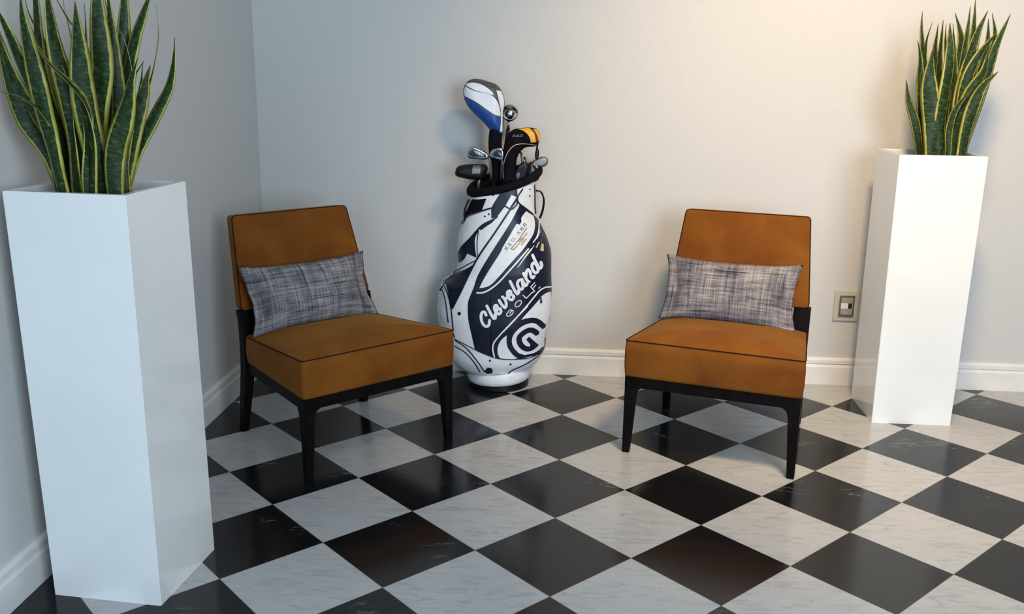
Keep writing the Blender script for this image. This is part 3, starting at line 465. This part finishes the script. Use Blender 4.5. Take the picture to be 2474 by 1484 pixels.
# ------------------------------------------------------------------ chairs
def chair(label, loc, rz):
    t = thing('slipper_chair', label, 'chair', (loc[0], loc[1], 0), rz, 'mustard slipper chairs')
    w, wr, d, zb, zt, ztr = .5914, .5246, .475, .2816, .4085, .3766
    base = rounded([(-w / 2, 0), (w / 2, 0), (wr / 2, d), (-wr / 2, d)], .014, 4)
    base = resample(base, .03)
    cx, cy = 0, d / 2
    def ztop(y): return zt + (ztr - zt) * y / d
    def ring(s, f, ex=0): return [((p.x - cx) * s + cx, (p.y - cy) * s + cy, f((p.x - cx) * s, (p.y - cy) * s + cy)) for p in base]
    rings = [ring(.985, lambda x, y: zb), ring(.996, lambda x, y: zb + .002), ring(1, lambda x, y: zb + .008)]
    for k in (.35, .7): rings.append(ring(1 + .010 * math.sin(k * 3.14), lambda x, y, k=k: zb + (ztop(y) - zb) * k))
    rings.append(ring(1, lambda x, y: ztop(y)))
    for s in (.985, .95, .88, .78, .65, .5, .35, .2, .08):
        rings.append(ring(s, lambda x, y, s=s: ztop(y) + .040 * (1 - s ** 2) ** .8))
    bm = bmesh.new(); loft(bm, rings)
    seat = link_mesh('seat', bm, 'velvet', t)
    bm = bmesh.new(); tube(bm, [Vector((p[0], p[1], p[2] + .001)) for p in ring(1.0, lambda x, y: ztop(y))], .0020, 6, closed=True)
    link_mesh('piping', bm, 'welt', seat)
    # backrest
    wt, wb, zbb, zbt, yb, yt, th = .459, .519, .4636, .7828, .4952, .5992, .048
    up = Vector((0, yt - yb, zbt - zbb)); H = up.length; up.normalize(); nb = Vector((0, 1, -.06)).normalized()
    out = resample(rounded([(-wb / 2, 0), (wb / 2, 0), (wt / 2, H), (-wt / 2, H)], .016, 5), .03)
    c2 = Vector((0, H / 2))
    def bring(s, dep, q=0): 
        r = []
        for p in out:
            x, v = p.x * s, (p.y - H / 2) * s + H / 2
            pt = Vector((x, yb, zbb)) + up * v + nb * dep
            r.append(tuple(pt))
        return r
    rings = [bring(.3, th + .004), bring(.8, th + .003), bring(.975, th), bring(1.0, th - .006), bring(1.0, .004), bring(.997, 0)]
    for s in (.97, .9, .78, .6, .4, .2, .06): rings.append(bring(s, -.016 * (1 - s ** 2)))
    bm = bmesh.new(); loft(bm, rings)
    back = link_mesh('backrest', bm, 'velvet', t)
    bm = bmesh.new(); tube(bm, [Vector(p) for p in bring(1.0, .001)], .0020, 6, closed=True)
    link_mesh('piping', bm, 'welt', back)
    # wooden frame
    bm = bmesh.new(); ft = .243; ins = .004
    fw, rw = w / 2 - ins, wr / 2 - ins
    def bar(a, b, th_, z0, z1):
        a, b = Vector(a), Vector(b); dv = (b - a).normalized(); n = Vector((-dv.y, dv.x))
        q = [a, b, b + n * th_, a + n * th_]
        loft(bm, [[(p.x, p.y, z) for p in q] for z in (z0, z1)])
    bar((-fw, ins), (fw, ins), .024, ft, zb + .001)
    bar((fw, ins), (rw, d), .024, ft, zb + .001)
    bar((rw, d), (-rw, d), .024, ft, zb + .001)
    bar((-rw, d), (-fw, ins), .024, ft, zb + .001)
    link_mesh('seat_frame', bm, 'wood', t, False)
    for s in (-1, 1):
        bm = bmesh.new()
        xo = s * fw
        def lr(z, wx, wy): 
            x0, x1 = xo, xo - s * wx
            return [(x0, ins, z), (x1, ins, z), (x1, ins + wy, z), (x0, ins + wy, z)]
        loft(bm, [lr(0, .024, .024), lr(.21, .037, .037), lr(.232, .043, .042), lr(.2425, .058, .05)])
        bevel(bm, .0015, 1); link_mesh('leg', bm, 'wood', t, False)
        bm = bmesh.new(); xr = s * (wr / 2 + .004)
        side = [(0, .535, .560), (.12, .508, .542), (.24, .480, .520), (.30, .477, .515), (.38, .480, .515), (.43, .490, .520), (.462, .498, .530)]
        rr = []
        for z, y0, y1 in side:
            wx = .026 + .010 * min(z / .25, 1) + .024 * max(0, min((z - .26) / .10, 1))
            rr.append([(xr, y0, z), (xr - s * wx, y0, z), (xr - s * wx, y1, z), (xr, y1, z)])
        loft(bm, rr); link_mesh('leg', bm, 'wood', t, True, 40)
    return t
CL = (.7147, -.9862, .7815); CR = (1.8005, -.9164, -.3001)
chair('mustard velvet chair at the left, angled in the room corner beside the golf bag', CL[:2], CL[2])
chair('mustard velvet chair at the right, facing forward, near the wall socket', CR[:2], CR[2])

def pillow(label, base, rz, seed):
    rnd = random.Random(seed)
    bm = bmesh.new(); uvl = bm.loops.layers.uv.new('uv')
    NX, NY = 54, 26; Wd, Hh, core = .25, .236, .208
    sheets = []
    ph = [rnd.uniform(0, 6) for _ in range(6)]
    for sg in (-1, 1):
        g = []
        for i in range(NX + 1):
            row = []
            for j in range(NY + 1):
                u = i / NX * 2 - 1; v = j / NY * 2 - 1
                x = u * Wd; av = 1 - v * v
                edge = abs(x) > core
                x *= 1 - .085 * av * min(1, abs(u)) ** 2
                flare = 1 + .05 * max(0, abs(u) - .78) / .22
                cu = min(1, abs(u * Wd) / core)
                z = Hh / 2 + v * Hh / 2 * flare * (1 - .075 * (1 - cu * cu))
                th = .052 * max(0, 1 - cu ** 3.6) ** .6 * max(0, av) ** .55
                th += .0012
                wave = 0
                if edge: wave = .006 * math.sin(v * 4 + ph[0] + u) + .003 * math.sin(v * 11 + ph[1])
                else: wave = .0015 * math.sin(v * 9 + u * 7 + ph[2]) * av
                if sg > 0 and (j in (0, NY) or i in (0, NX)): row.append(sheets[0][i][j]); continue
                row.append(bm.verts.new((x, sg * th + wave, z)))
            g.append(row)
        sheets.append(g)
        for i in range(NX):
            for j in range(NY):
                q = [(i, j), (i + 1, j), (i + 1, j + 1), (i, j + 1)]
                if sg > 0: q.reverse()
                f = bm.faces.new([g[a][b] for a, b in q])
                for lp, (a, b) in zip(f.loops, q): lp[uvl].uv = (a / NX + seed * .37, b / NY * .48 + seed * .21)
    me = bpy.data.meshes.new('lumbar_cushion'); bm.to_mesh(me); bm.free(); me.materials.append(M['weave'])
    for p in me.polygons: p.use_smooth = True
    o = bpy.data.objects.new('lumbar_cushion', me); COL.objects.link(o)
    tilt = math.atan(.44)
    y0, z0 = .385, .402
    mat4 = Matrix.Translation((base[0], base[1], 0)) @ Matrix.Rotation(rz, 4, 'Z') @ Matrix.Translation((-.022, y0, z0)) @ Matrix.Rotation(-tilt, 4, 'X')
    o.matrix_world = mat4
    o['label'] = label; o['category'] = 'cushion'; o['group'] = 'grey crosshatch lumbar cushions'
    return o
pillow('grey crosshatched lumbar cushion leaning on the left chair turned to the right', CL[:2], CL[2], 1)
pillow('grey crosshatched lumbar cushion leaning on the right chair near the socket', CR[:2], CR[2], 2)

# ------------------------------------------------------------------ wall socket
t = thing('wall_socket', 'ivory wall plate with a small brass-framed socket on the back wall', 'socket', (2.479, G, .348))
bm = bmesh.new(); box(bm, -.051, .051, -.008, 0, -.065, .065); bevel(bm, .0015, 2); link_mesh('plate', bm, 'plate', t, False)
bm = bmesh.new()
for a in ((-.031, .031, .039, .045), (-.031, .031, -.045, -.039), (-.031, -.025, -.039, .039), (.025, .031, -.039, .039)): box(bm, a[0], a[1], -.013, -.0075, a[2], a[3])
link_mesh('inner_frame', bm, 'brass', t, False)
for z0, z1 in ((.014, .037), (-.037, -.012)):
    bm = bmesh.new(); box(bm, -.024, .024, -.0115, -.0076, z0, z1); bevel(bm, .001, 1); link_mesh('blank_module', bm, 'alu', t, False)
bm = bmesh.new(); box(bm, -.024, .006, -.0125, -.0076, -.011, .0125); bevel(bm, .001, 1); o = link_mesh('jack_module', bm, 'lacquer', t, False); o['label'] = 'white jack module'
bm = bmesh.new(); box(bm, .007, .022, -.0118, -.0076, -.009, .0105); link_mesh('jack_port', bm, 'gun', t, False)

# ------------------------------------------------------------------ golf bag
bx, by, brz = D['bag']
bag = thing('golf_bag', 'white and navy golf bag standing against the back wall full of clubs', 'golf bag', (bx, by, 0), brz)
rows = D['rows']; NB = 160
def body_ring(z, xl, xr, bf):
    cx = (xl + xr) / 2; a = (xr - xl) / 2; r = []
    for k in range(NB):
        th = 2 * math.pi * k / NB; cs, sn = math.cos(th), math.sin(th); e = 2 / 2.4
        x = cx + a * math.copysign(abs(cs) ** e, cs); y = (.118 if sn > 0 else bf) * math.copysign(abs(sn) ** e, sn)
        r.append((x, y, min(z, .835 + .28 * x)))
    return r
bm = bmesh.new(); loft(bm, [body_ring(*r) for r in rows])
bm.normal_update(); BODY = BVHTree.FromBMesh(bm)
link_mesh('body', bm, 'white', bag)
def smooth_poly(poly, step=.003):
    P = [Vector((p[0], 0, p[1])) for p in poly]
    P = [p for i, p in enumerate(P) if (p - P[i - 1]).length > 3e-4]
    n = len(P); corner = []
    for i in range(n):
        a, b = (P[i] - P[i - 1]), (P[(i + 1) % n] - P[i])
        corner.append(a.angle(b) > math.radians(33))
    out = []
    for i in range(n):
        b, c = P[i], P[(i + 1) % n]
        a = b * 2 - c if corner[i] else P[i - 1]
        d = c * 2 - b if corner[(i + 1) % n] else P[(i + 2) % n]
        # keep tangents in proportion to the span so nothing overshoots
        L = (c - b).length; ta = (c - a); tb = (d - b)
        ta = ta.normalized() * L if ta.length else ta; tb = tb.normalized() * L if tb.length else tb
        k = max(1, int(L / step))
        for j in range(k):
            t = j / k
            q = b * (2 * t ** 3 - 3 * t * t + 1) + ta * (t ** 3 - 2 * t * t + t) + c * (3 * t * t - 2 * t ** 3) + tb * (t ** 3 - t * t)
            out.append((q.x, q.z))
    return out
def make_patch(name, poly, target, off, m, parent, grid=.006, label=None):
    poly = smooth_poly(poly)
    bm = bmesh.new()
    vs = []
    for p in poly:
        if not vs or (Vector((p[0], 0, p[1])) - vs[-1].co).length > 2e-4: vs.append(bm.verts.new((p[0], 0, p[1])))
    f = bm.faces.new(vs)
    bmesh.ops.triangulate(bm, faces=[f])
    xs = [p[0] for p in poly]; zs = [p[1] for p in poly]
    for ax, lo, hi in ((0, min(xs), max(xs)), (2, min(zs), max(zs))):
        k = math.ceil(lo / grid)
        while k * grid < hi:
            co = [0, 0, 0]; co[ax] = k * grid; no = [0, 0, 0]; no[ax] = 1
            bmesh.ops.bisect_plane(bm, geom=bm.verts[:] + bm.edges[:] + bm.faces[:], plane_co=co, plane_no=no, dist=1e-6); k += 1
    drape(bm, target, off)
    o = link_front(name, bm, m, parent)
    if label: o['label'] = label
    return o
def drape(bm, target, off, verts=None):
    for v in (verts or bm.verts):
        h = target.ray_cast(Vector((v.co.x, -1, v.co.z)), Vector((0, 1, 0)))
        if h[0] is None: h = target.find_nearest(Vector((v.co.x, -.05, v.co.z)))
        p, n = h[0], h[1]
        if n.y > 0: n = -n
        nn = (n + Vector((0, -1.2, 0))).normalized()
        v.co = p + nn * off
def link_front(name, bm, m, parent):
    me = bpy.data.meshes.new(name)
    bm.normal_update()
    flip = [f for f in bm.faces if f.normal.y > 0]
    if flip: bmesh.ops.reverse_faces(bm, faces=flip)
    bm.to_mesh(me); bm.free(); me.materials.append(M[m])
    for p in me.polygons: p.use_smooth = True
    o = bpy.data.objects.new(name, me); COL.objects.link(o); o.parent = parent
    return o
def stroke_union(bm, strokes, cell=.0009):
    """marching squares over the distance field of several brush strokes: one clean sheet without overlaps"""
    segs = []
    for pts, w, cap in strokes:
        C = catmull([Vector((p[0], 0, p[1])) for p in pts], .004)
        for k, (a, b) in enumerate(zip(C, C[1:])): segs.append((a.x, a.z, b.x, b.z, w / 2, (not cap) and k == 0, (not cap) and k == len(C) - 2))
    xs = [v for q in segs for v in (q[0], q[2])]; zs = [v for q in segs for v in (q[1], q[3])]; mw = max(q[4] for q in segs) + 2 * cell
    gx = np.arange(min(xs) - mw, max(xs) + mw + cell, cell); gz = np.arange(min(zs) - mw, max(zs) + mw + cell, cell)
    F = np.full((len(gx), len(gz)), 1.0)
    for x0, z0, x1, z1, h, c0, c1 in segs:
        m_ = h + 2 * cell
        i0, i1 = np.searchsorted(gx, (min(x0, x1) - m_, max(x0, x1) + m_)); j0, j1 = np.searchsorted(gz, (min(z0, z1) - m_, max(z0, z1) + m_))
        X, Zz = np.meshgrid(gx[i0:i1], gz[j0:j1], indexing='ij'); dx, dz = x1 - x0, z1 - z0; L2 = dx * dx + dz * dz + 1e-12
        T = ((X - x0) * dx + (Zz - z0) * dz) / L2; Tc = np.clip(T, 0, 1)
        D_ = np.hypot(X - x0 - Tc * dx, Zz - z0 - Tc * dz) - h
        L_ = math.sqrt(L2)
        if c0: D_ = np.maximum(D_, -T * L_)
        if c1: D_ = np.maximum(D_, (T - 1) * L_)
        F[i0:i1, j0:j1] = np.minimum(F[i0:i1, j0:j1], D_)
    F[np.abs(F) < 1e-7] = 1e-7
    cache = {}
    def vert(key, x, z):
        if key not in cache: cache[key] = bm.verts.new((x, 0, z))
        return cache[key]
    ins = F < 0
    any_ = ins[:-1, :-1] | ins[1:, :-1] | ins[:-1, 1:] | ins[1:, 1:]
    for i, j in zip(*np.nonzero(any_)):
        i, j = int(i), int(j)
        cs = [(i, j), (i + 1, j), (i + 1, j + 1), (i, j + 1)]; poly = []
        for k in range(4):
            a, b = cs[k], cs[(k + 1) % 4]; fa, fb = F[a], F[b]
            if fa < 0: poly.append(vert(a, gx[a[0]], gz[a[1]]))
            if (fa < 0) != (fb < 0):
                t = fa / (fa - fb); t = min(.98, max(.02, t))
                poly.append(vert((min(a, b), max(a, b)), gx[a[0]] + (gx[b[0]] - gx[a[0]]) * t, gz[a[1]] + (gz[b[1]] - gz[a[1]]) * t))
        if len(poly) >= 3:
            try: bm.faces.new(poly)
            except ValueError: pass
OFF = lambda lay: .0009 + .0008 * lay
sidepk = None; holders = {}
for name, m, lay, pts in D['poly']:
    par = bag
    if name in ('pocket_panel', 'lower_panel', 'logo_backing', 'logo') and sidepk: par = sidepk
    o = make_patch(name, pts, BODY, OFF(lay), m, par)
    if name == 'side_pocket': sidepk = o; o['label'] = 'navy side pocket with script lettering'
# strokes of one mark are one part
grp = {}
for name, m, lay, w, pts, cap in D['stroke']: grp.setdefault((name, m, lay), []).append((w, pts, cap))
for (name, m, lay), L in grp.items():
    bm = bmesh.new()
    stroke_union(bm, [(pts, w, cap) for w, pts, cap in L])
    drape(bm, BODY, OFF(lay) + (.0004 if name in ('piping', 'seam') else 0))
    o = link_front(name, bm, m, sidepk if name in ('logo', 'lettering', 'emblem') else bag)
    if name == 'lettering': o['label'] = 'white script lettering sewn on the navy pocket'
# REG.588
def text_part(s, p0, p1, size, target, off, m, parent, spacing=1.25, shear=0.0, name='lettering'):
    cu = bpy.data.curves.new('text', 'FONT'); cu.body = s; cu.size = size; cu.space_character = spacing; cu.shear = shear; cu.offset = -.0002 if size < .03 else 0
    ob = bpy.data.objects.new('text', cu); COL.objects.link(ob)
    dg = bpy.context.evaluated_depsgraph_get(); me = bpy.data.meshes.new_from_object(ob.evaluated_get(dg))
    bm = bmesh.new(); bm.from_mesh(me); bpy.data.objects.remove(ob); bpy.data.meshes.remove(me); bpy.data.curves.remove(cu)
    xs = [v.co.x for v in bm.verts]; L = max(xs) - min(xs); x0 = min(xs)
    a = Vector((p0[0], p0[1])); b = Vector((p1[0], p1[1])); dv = (b - a); k = dv.length / L; dv.normalize(); n = Vector((-dv.y, dv.x))
    for v in bm.verts:
        q = a + dv * (v.co.x - x0) * k + n * v.co.y
        v.co = Vector((q.x, 0, q.y))
    drape(bm, target, off)
    return link_front(name, bm, m, parent)
o = text_part('REG.588', D['reg'][0], D['reg'][1], .0195, BODY, OFF(3), 'navy', sidepk, 1.35); o['label'] = 'small navy capital lettering'
for x, z, r in D['snaps']:
    h = BODY.ray_cast(Vector((x, -1, z)), Vector((0, 1, 0)))
    if h[0] is None: continue
    n = h[1] if h[1].y < 0 else -h[1]; q = n.to_track_quat('Z', 'Y').to_matrix().to_4x4(); q.translation = h[0]
    bm = bmesh.new()
    loft(bm, [[tuple(q @ Vector((math.cos(a) * r * s, math.sin(a) * r * s, hh))) for a in [2 * math.pi * k / 16 for k in range(16)]] for s, hh in ((1, 0), (1, .002), (.8, .003), (.3, .0034))])
    link_mesh('snap_button', bm, 'navy', bag)
def surf(p, off=.004):
    h = BODY.ray_cast(Vector((p[0], -1, p[1])), Vector((0, 1, 0)))
    if h[0] is None: h = BODY.find_nearest(Vector((p[0], -.1, p[1])))
    return h[0] + Vector((0, -off, 0))
for m, a, b in D['pulls']:
    h = surf(a, 0); h2 = surf(b, 0)
    bm = bmesh.new(); tube(bm, [h + Vector((0, -.004, 0)), h.lerp(h2, .5) + Vector((0, -.007, 0)), h2 + Vector((0, -.006, 0))], .0035, 8, r_end=.0045); link_mesh('zipper_pull', bm, m, bag)
bm = bmesh.new()
tube(bm, catmull([surf(p) for p in D['charm'][0]], .006), .0012, 6)
cord = link_mesh('charm_cord', bm, 'steel', bag)
bm = bmesh.new()
tube(bm, catmull([surf(p, .006) for p in D['charm'][1]], .004), .006, 8, r_end=.0085)
tube(bm, catmull([surf(p, .005) for p in D['charm'][2]], .004), .0025, 8, r_end=.0036)
link_mesh('charm', bm, 'cream', cord)
# base
def circ(r, z, tilt=0, n=64, ry=None): return [(r * math.cos(a), (ry or r) * math.sin(a), z + tilt * r * math.cos(a)) for a in [2 * math.pi * k / n for k in range(n)]]
bm = bmesh.new(); loft(bm, [circ(.118, 0), circ(.126, .004), circ(.126, .026, .03), circ(.11, .028, .03)]); link_mesh('base_foot', bm, 'rubber', bag, True, 50)
bm = bmesh.new(); loft(bm, [circ(.120, .0235, .05), circ(.130, .030, .06), circ(.1325, .045, .09), circ(.1325, .074, .13), circ(.130, .0765, .13), circ(.122, .0765, .13), circ(.12, .06, .1)]); link_mesh('base_cup', bm, 'white', bag, True, 60)
# collar and club well
(c0x, c0z), (c1x, c1z) = D['rim']
rc = Vector(((c0x + c1x) / 2, 0, .862)); ra = .146; rb = .124; sl = .285
def rim_pt(a, r_off, dz): return Vector((rc.x + (ra + r_off) * math.cos(a), (rb + r_off) * math.sin(a) - .004, rc.z + dz + sl * (ra + r_off) * math.cos(a) + .02 * math.sin(a)))
bm = bmesh.new(); n = 72; prof = [(-.010, -.010), (-.001, -.017), (.005, -.012), (.007, -.002), (.006, .006), (-.001, .014), (-.012, .017), (-.022, .014), (-.028, .004), (-.028, -.01)]
loft(bm, [[rim_pt(2 * math.pi * k / n, r, z) for k in range(n)] for r, z in prof], False, False)
rim = link_mesh('collar', bm, 'black', bag)
bm = bmesh.new(); loft(bm, [[rim_pt(2 * math.pi * k / n, -.027, .0) for k in range(n)], [rim_pt(2 * math.pi * k / n, -.09, -.01) for k in range(n)]], False, True); link_mesh('club_well', bm, 'knit', bag)
# dividers
bm = bmesh.new()
for ax in (-.045, .03):
    tube(bm, catmull([Vector((rc.x + ax, -.10, rc.z + sl * ax)), Vector((rc.x + ax, 0, rc.z + sl * ax + .008)), Vector((rc.x + ax, .10, rc.z + sl * ax + .01))], .02), .006, 8)
tube(bm, catmull([Vector((rc.x - .12, 0, rc.z - sl * .12)), Vector((rc.x, 0, rc.z + .008)), Vector((rc.x + .12, 0, rc.z + sl * .12))], .02), .006, 8)
link_mesh('divider', bm, 'knit', bag)
# carrying strap and handle at the right
R = D['rstrap']
bm = bmesh.new(); pts = catmull([Vector((p[0], .02, p[1])) for p in R], .01)
loft(bm, [[p + Vector((-.0035, -.016, 0)), p + Vector((.0035, -.016, 0)), p + Vector((.0035, .016, 0)), p + Vector((-.0035, .016, 0))] for p in pts]); link_mesh('carry_strap', bm, 'black', bag, True, 50)
bm = bmesh.new()
loft(bm, [[Vector((x - .006, y, z)) for x, y, z in ((R[0][0], -.01, R[0][1] - .004 - k * .011), (R[0][0] + .014 + .003 * math.sin(k), -.012, R[0][1] - .006 - k * .011), (R[0][0] + .014 + .003 * math.sin(k), .03, R[0][1] - .006 - k * .011), (R[0][0], .03, R[0][1] - .004 - k * .011))] for k in range(6)]); link_mesh('towel_sleeve', bm, 'plate', bag, True, 50)
# left strap over the upper pocket
bm = bmesh.new(); pts = catmull([Vector((-.128, -.03, .785)), Vector((-.142, -.045, .745)), Vector((-.140, -.05, .70)), Vector((-.125, -.06, .67))], .008)
loft(bm, [[p + Vector((-.006, -.012, 0)), p + Vector((.002, -.016, 0)), p + Vector((.004, .012, 0)), p + Vector((-.005, .014, 0))] for p in pts]); link_mesh('carry_strap', bm, 'navy', bag, True, 50)

# ------------------------------------------------------------------ clubs and headcovers standing in the bag
def puffed(name, outline, T, m, parent, yc=0.0, D0=.03, grid=.006, power=.5, closed_smooth=True, front_only=1.0):
    O = catmull([Vector((p[0], 0, p[1])) for p in outline], .006, closed=True) if closed_smooth else [Vector((p[0], 0, p[1])) for p in outline]
    bm = bmesh.new(); vs = [bm.verts.new(p) for p in O]; f = bm.faces.new(vs)
    bmesh.ops.triangulate(bm, faces=[f])
    xs = [p.x for p in O]; zs = [p.z for p in O]
    for ax, lo, hi in ((0, min(xs), max(xs)), (2, min(zs), max(zs))):
        k = math.ceil(lo / grid)
        while k * grid < hi:
            co = [0, 0, 0]; co[ax] = k * grid; no = [0, 0, 0]; no[ax] = 1
            bmesh.ops.bisect_plane(bm, geom=bm.verts[:] + bm.edges[:] + bm.faces[:], plane_co=co, plane_no=no, dist=1e-6); k += 1
    n = len(O)
    def dist(p):
        best = 9
        for i in range(n):
            a, b = O[i], O[(i + 1) % n]; ab = b - a; t = max(0, min(1, (p - a).dot(ab) / max(ab.dot(ab), 1e-12))); q = (p - a - ab * t).length
            if q < best: best = q
        return best
    front = {}; tri = [[v.index for v in f.verts] for f in bm.faces] if False else None
    bm.verts.index_update(); V = [v.co.copy() for v in bm.verts]; Fs = [[v.index for v in f.verts] for f in bm.faces]; bm.free()
    Dp = []
    for p in V:
        d = dist(p); s = min(1, d / D0); Dp.append(T * (1 - (1 - s) ** 2) ** power if d > 1e-5 else 0)
    bm = bmesh.new()
    A = [bm.verts.new((p.x, yc - dd, p.z)) for p, dd in zip(V, Dp)]
    Bv = [a if dd == 0 else bm.verts.new((p.x, yc + dd * front_only, p.z)) for p, dd, a in zip(V, Dp, A)]
    for f in Fs:
        bm.faces.new([A[i] for i in f])
        g = [Bv[i] for i in reversed(f)]
        if len(set(g)) == len(g) and any(Bv[i] is not A[i] for i in f):
            try: bm.faces.new(g)
            except ValueError: pass
    bm.normal_update(); tree = BVHTree.FromBMesh(bm)
    o = link_mesh(name, bm, m, parent)
    return o, tree
def club(name, label, cat='golf club'):
    return thing(name, label, cat, (bx, by, 0), brz, 'clubs standing in the golf bag')
IN = .79   # the lower ends end inside the bag
def shaft(parent, pts, y0, y1, r, m='steel', name='shaft', r_end=None):
    n = len(pts); bm = bmesh.new()
    tube(bm, catmull([Vector((p[0], y0 + (y1 - y0) * i / max(1, n - 1), p[1])) for i, p in enumerate(pts)], .02), r, 10, r_end=r_end)
    return link_mesh(name, bm, m, parent)

t = club('driver_headcover', 'large white and blue driver headcover with dark sock, tallest in the bag', 'club headcover')
h, tr = puffed('cover', D['driver']['o'], .042, 'grey', t, -.01, .045)
for m, p in D['driver']['p']: make_patch({'white': 'white_panel', 'blue': 'blue_panel'}[m], p, tr, .0012, m, h)
pn = D['driver']['neck']; bm = bmesh.new()
tube(bm, catmull([Vector((p[0], -.01 + .01 * i, p[1])) for i, p in enumerate(pn)], .01), .026, 20, r_end=.029)
link_mesh('sock', bm, 'knit', t)

t = club('chrome_golf_club', 'club with a round chrome head between the two headcovers')
cx, cz = D['retr']['c']; r = D['retr']['r']; yo = .06; cz -= .014
bm = bmesh.new()
loft(bm, [[(cx + r * s * math.cos(a), yy + yo, cz + r * s * math.sin(a)) for a in [2 * math.pi * k / 32 for k in range(32)]] for s, yy in ((.75, -.012), (.85, -.018), (1, -.014), (1, .012), (.6, .022))], False, True)
link_mesh('rim_band', bm, 'chrome', t, True, 50)
bm = bmesh.new(); bmesh.ops.create_uvsphere(bm, u_segments=24, v_segments=16, radius=1)
for v in bm.verts: v.co = Vector((cx + v.co.x * r * .78, yo - .008 + v.co.y * .02, cz - r * .12 + v.co.z * r * .72))
link_mesh('head', bm, 'chrome', t)
bm = bmesh.new(); box(bm, cx - r * .4, cx + r * .35, yo - .024, yo - .012, cz + r * .42, cz + r * .86); bevel(bm, .003, 2); link_mesh('badge', bm, 'grey', t)
s_ = D['retr']['sh']
s_ = [(x, z - .014) for x, z in s_]
shaft(t, s_[:2], yo, yo, .0075, 'chrome', 'hosel', .0055); shaft(t, s_[1:], yo, .03, .0075, 'rubber')

t = club('fairway_headcover', 'black headcover with a yellow striped top, curved over like a hook', 'club headcover')
h, tr = puffed('cover', D['rbz']['o'], .034, 'knit', t, -.045, .03)
for q, (m, p) in enumerate(D['rbz']['p']): make_patch({'yellow': 'yellow_panel', 'red': 'red_stripe'}[m], p, tr, .0012 + .0008 * q, m, h)
bm = bmesh.new(); stroke_union(bm, [(D['rbz']['line'], .0028, True)], .0007); drape(bm, tr, .002); link_front('piping', bm, 'plate', h)
o = text_part('RBZ', D['rbz']['txt'][0], D['rbz']['txt'][1], .011, tr, .002, 'plate', h, 1.1, .4)
tg = D['rbz']['tag']; bm = bmesh.new(); tube(bm, [Vector((tg[0][0], -.05, tg[0][1])), Vector((tg[1][0], -.052, tg[1][1]))], .004, 8); tag_o = link_mesh('tag_loop', bm, 'rubber', h)
mx, mz = (tg[1][0] + tg[2][0]) / 2, (tg[1][1] + tg[2][1]) / 2; hh = abs(tg[1][1] - tg[2][1]) / 2 + .004
puffed('number_tag', [(mx - .003, mz + hh), (mx + .005, mz + hh), (mx + .0085, mz + .002), (mx + .004, mz - hh), (mx - .005, mz - hh), (mx - .0085, mz)], .004, 'rubber', tag_o, -.052, .006, .004)

IL = {'a': ('iron with a chrome-edged cavity head pointing left, leftmost iron', -.035, 'chrome', 'gun'), 'b': ('iron with a chrome-edged cavity head between the two headcovers', -.05, 'chrome', 'gun'),
      'w': ('wedge with a plain satin grey head pointing right, rightmost club', .02, 'steel', None), 'c': ('dark iron standing upright in front of the right rim', -.06, 'gun', 'rubber'), 'd': ('black glossy iron head beside the wedge', -.02, 'gun', None)}
for k, (lab, yc, m, cav) in IL.items():
    I = D['irons'][k]; t = club('iron', lab)
    h, tr = puffed('head', I['o'], .009 if k != 'd' else .02, m, t, yc, .010 if k != 'd' else .03, .005)
    if cav: make_patch('cavity', I['cav'], tr, .0012, cav, h)
    if I['hi']: make_patch('painted_highlight', I['hi'], tr, .003, 'chrome', h)  # bright chrome patch painted on the head as its highlight
    shaft(t, I['sh'], yc, yc * .5, .0052, 'steel')
    if k == 'c': shaft(t, [(I['o'][5][0], I['o'][5][1] + .01), (I['o'][5][0], I['o'][5][1] - .05)], yc, yc * .7, .0055, 'steel', 'hosel')
t = club('putter_headcover', 'dark barrel-shaped mallet headcover with grey band at the left of the bag', 'club headcover')
h, tr = puffed('cover', D['mallet']['o'], .028, 'rubber', t, -.03, .022)
make_patch('grey_panel', D['mallet']['p'], tr, .0012, 'steel', h)
shaft(t, D['mallet']['sh'], -.03, -.01, .0055, 'steel')
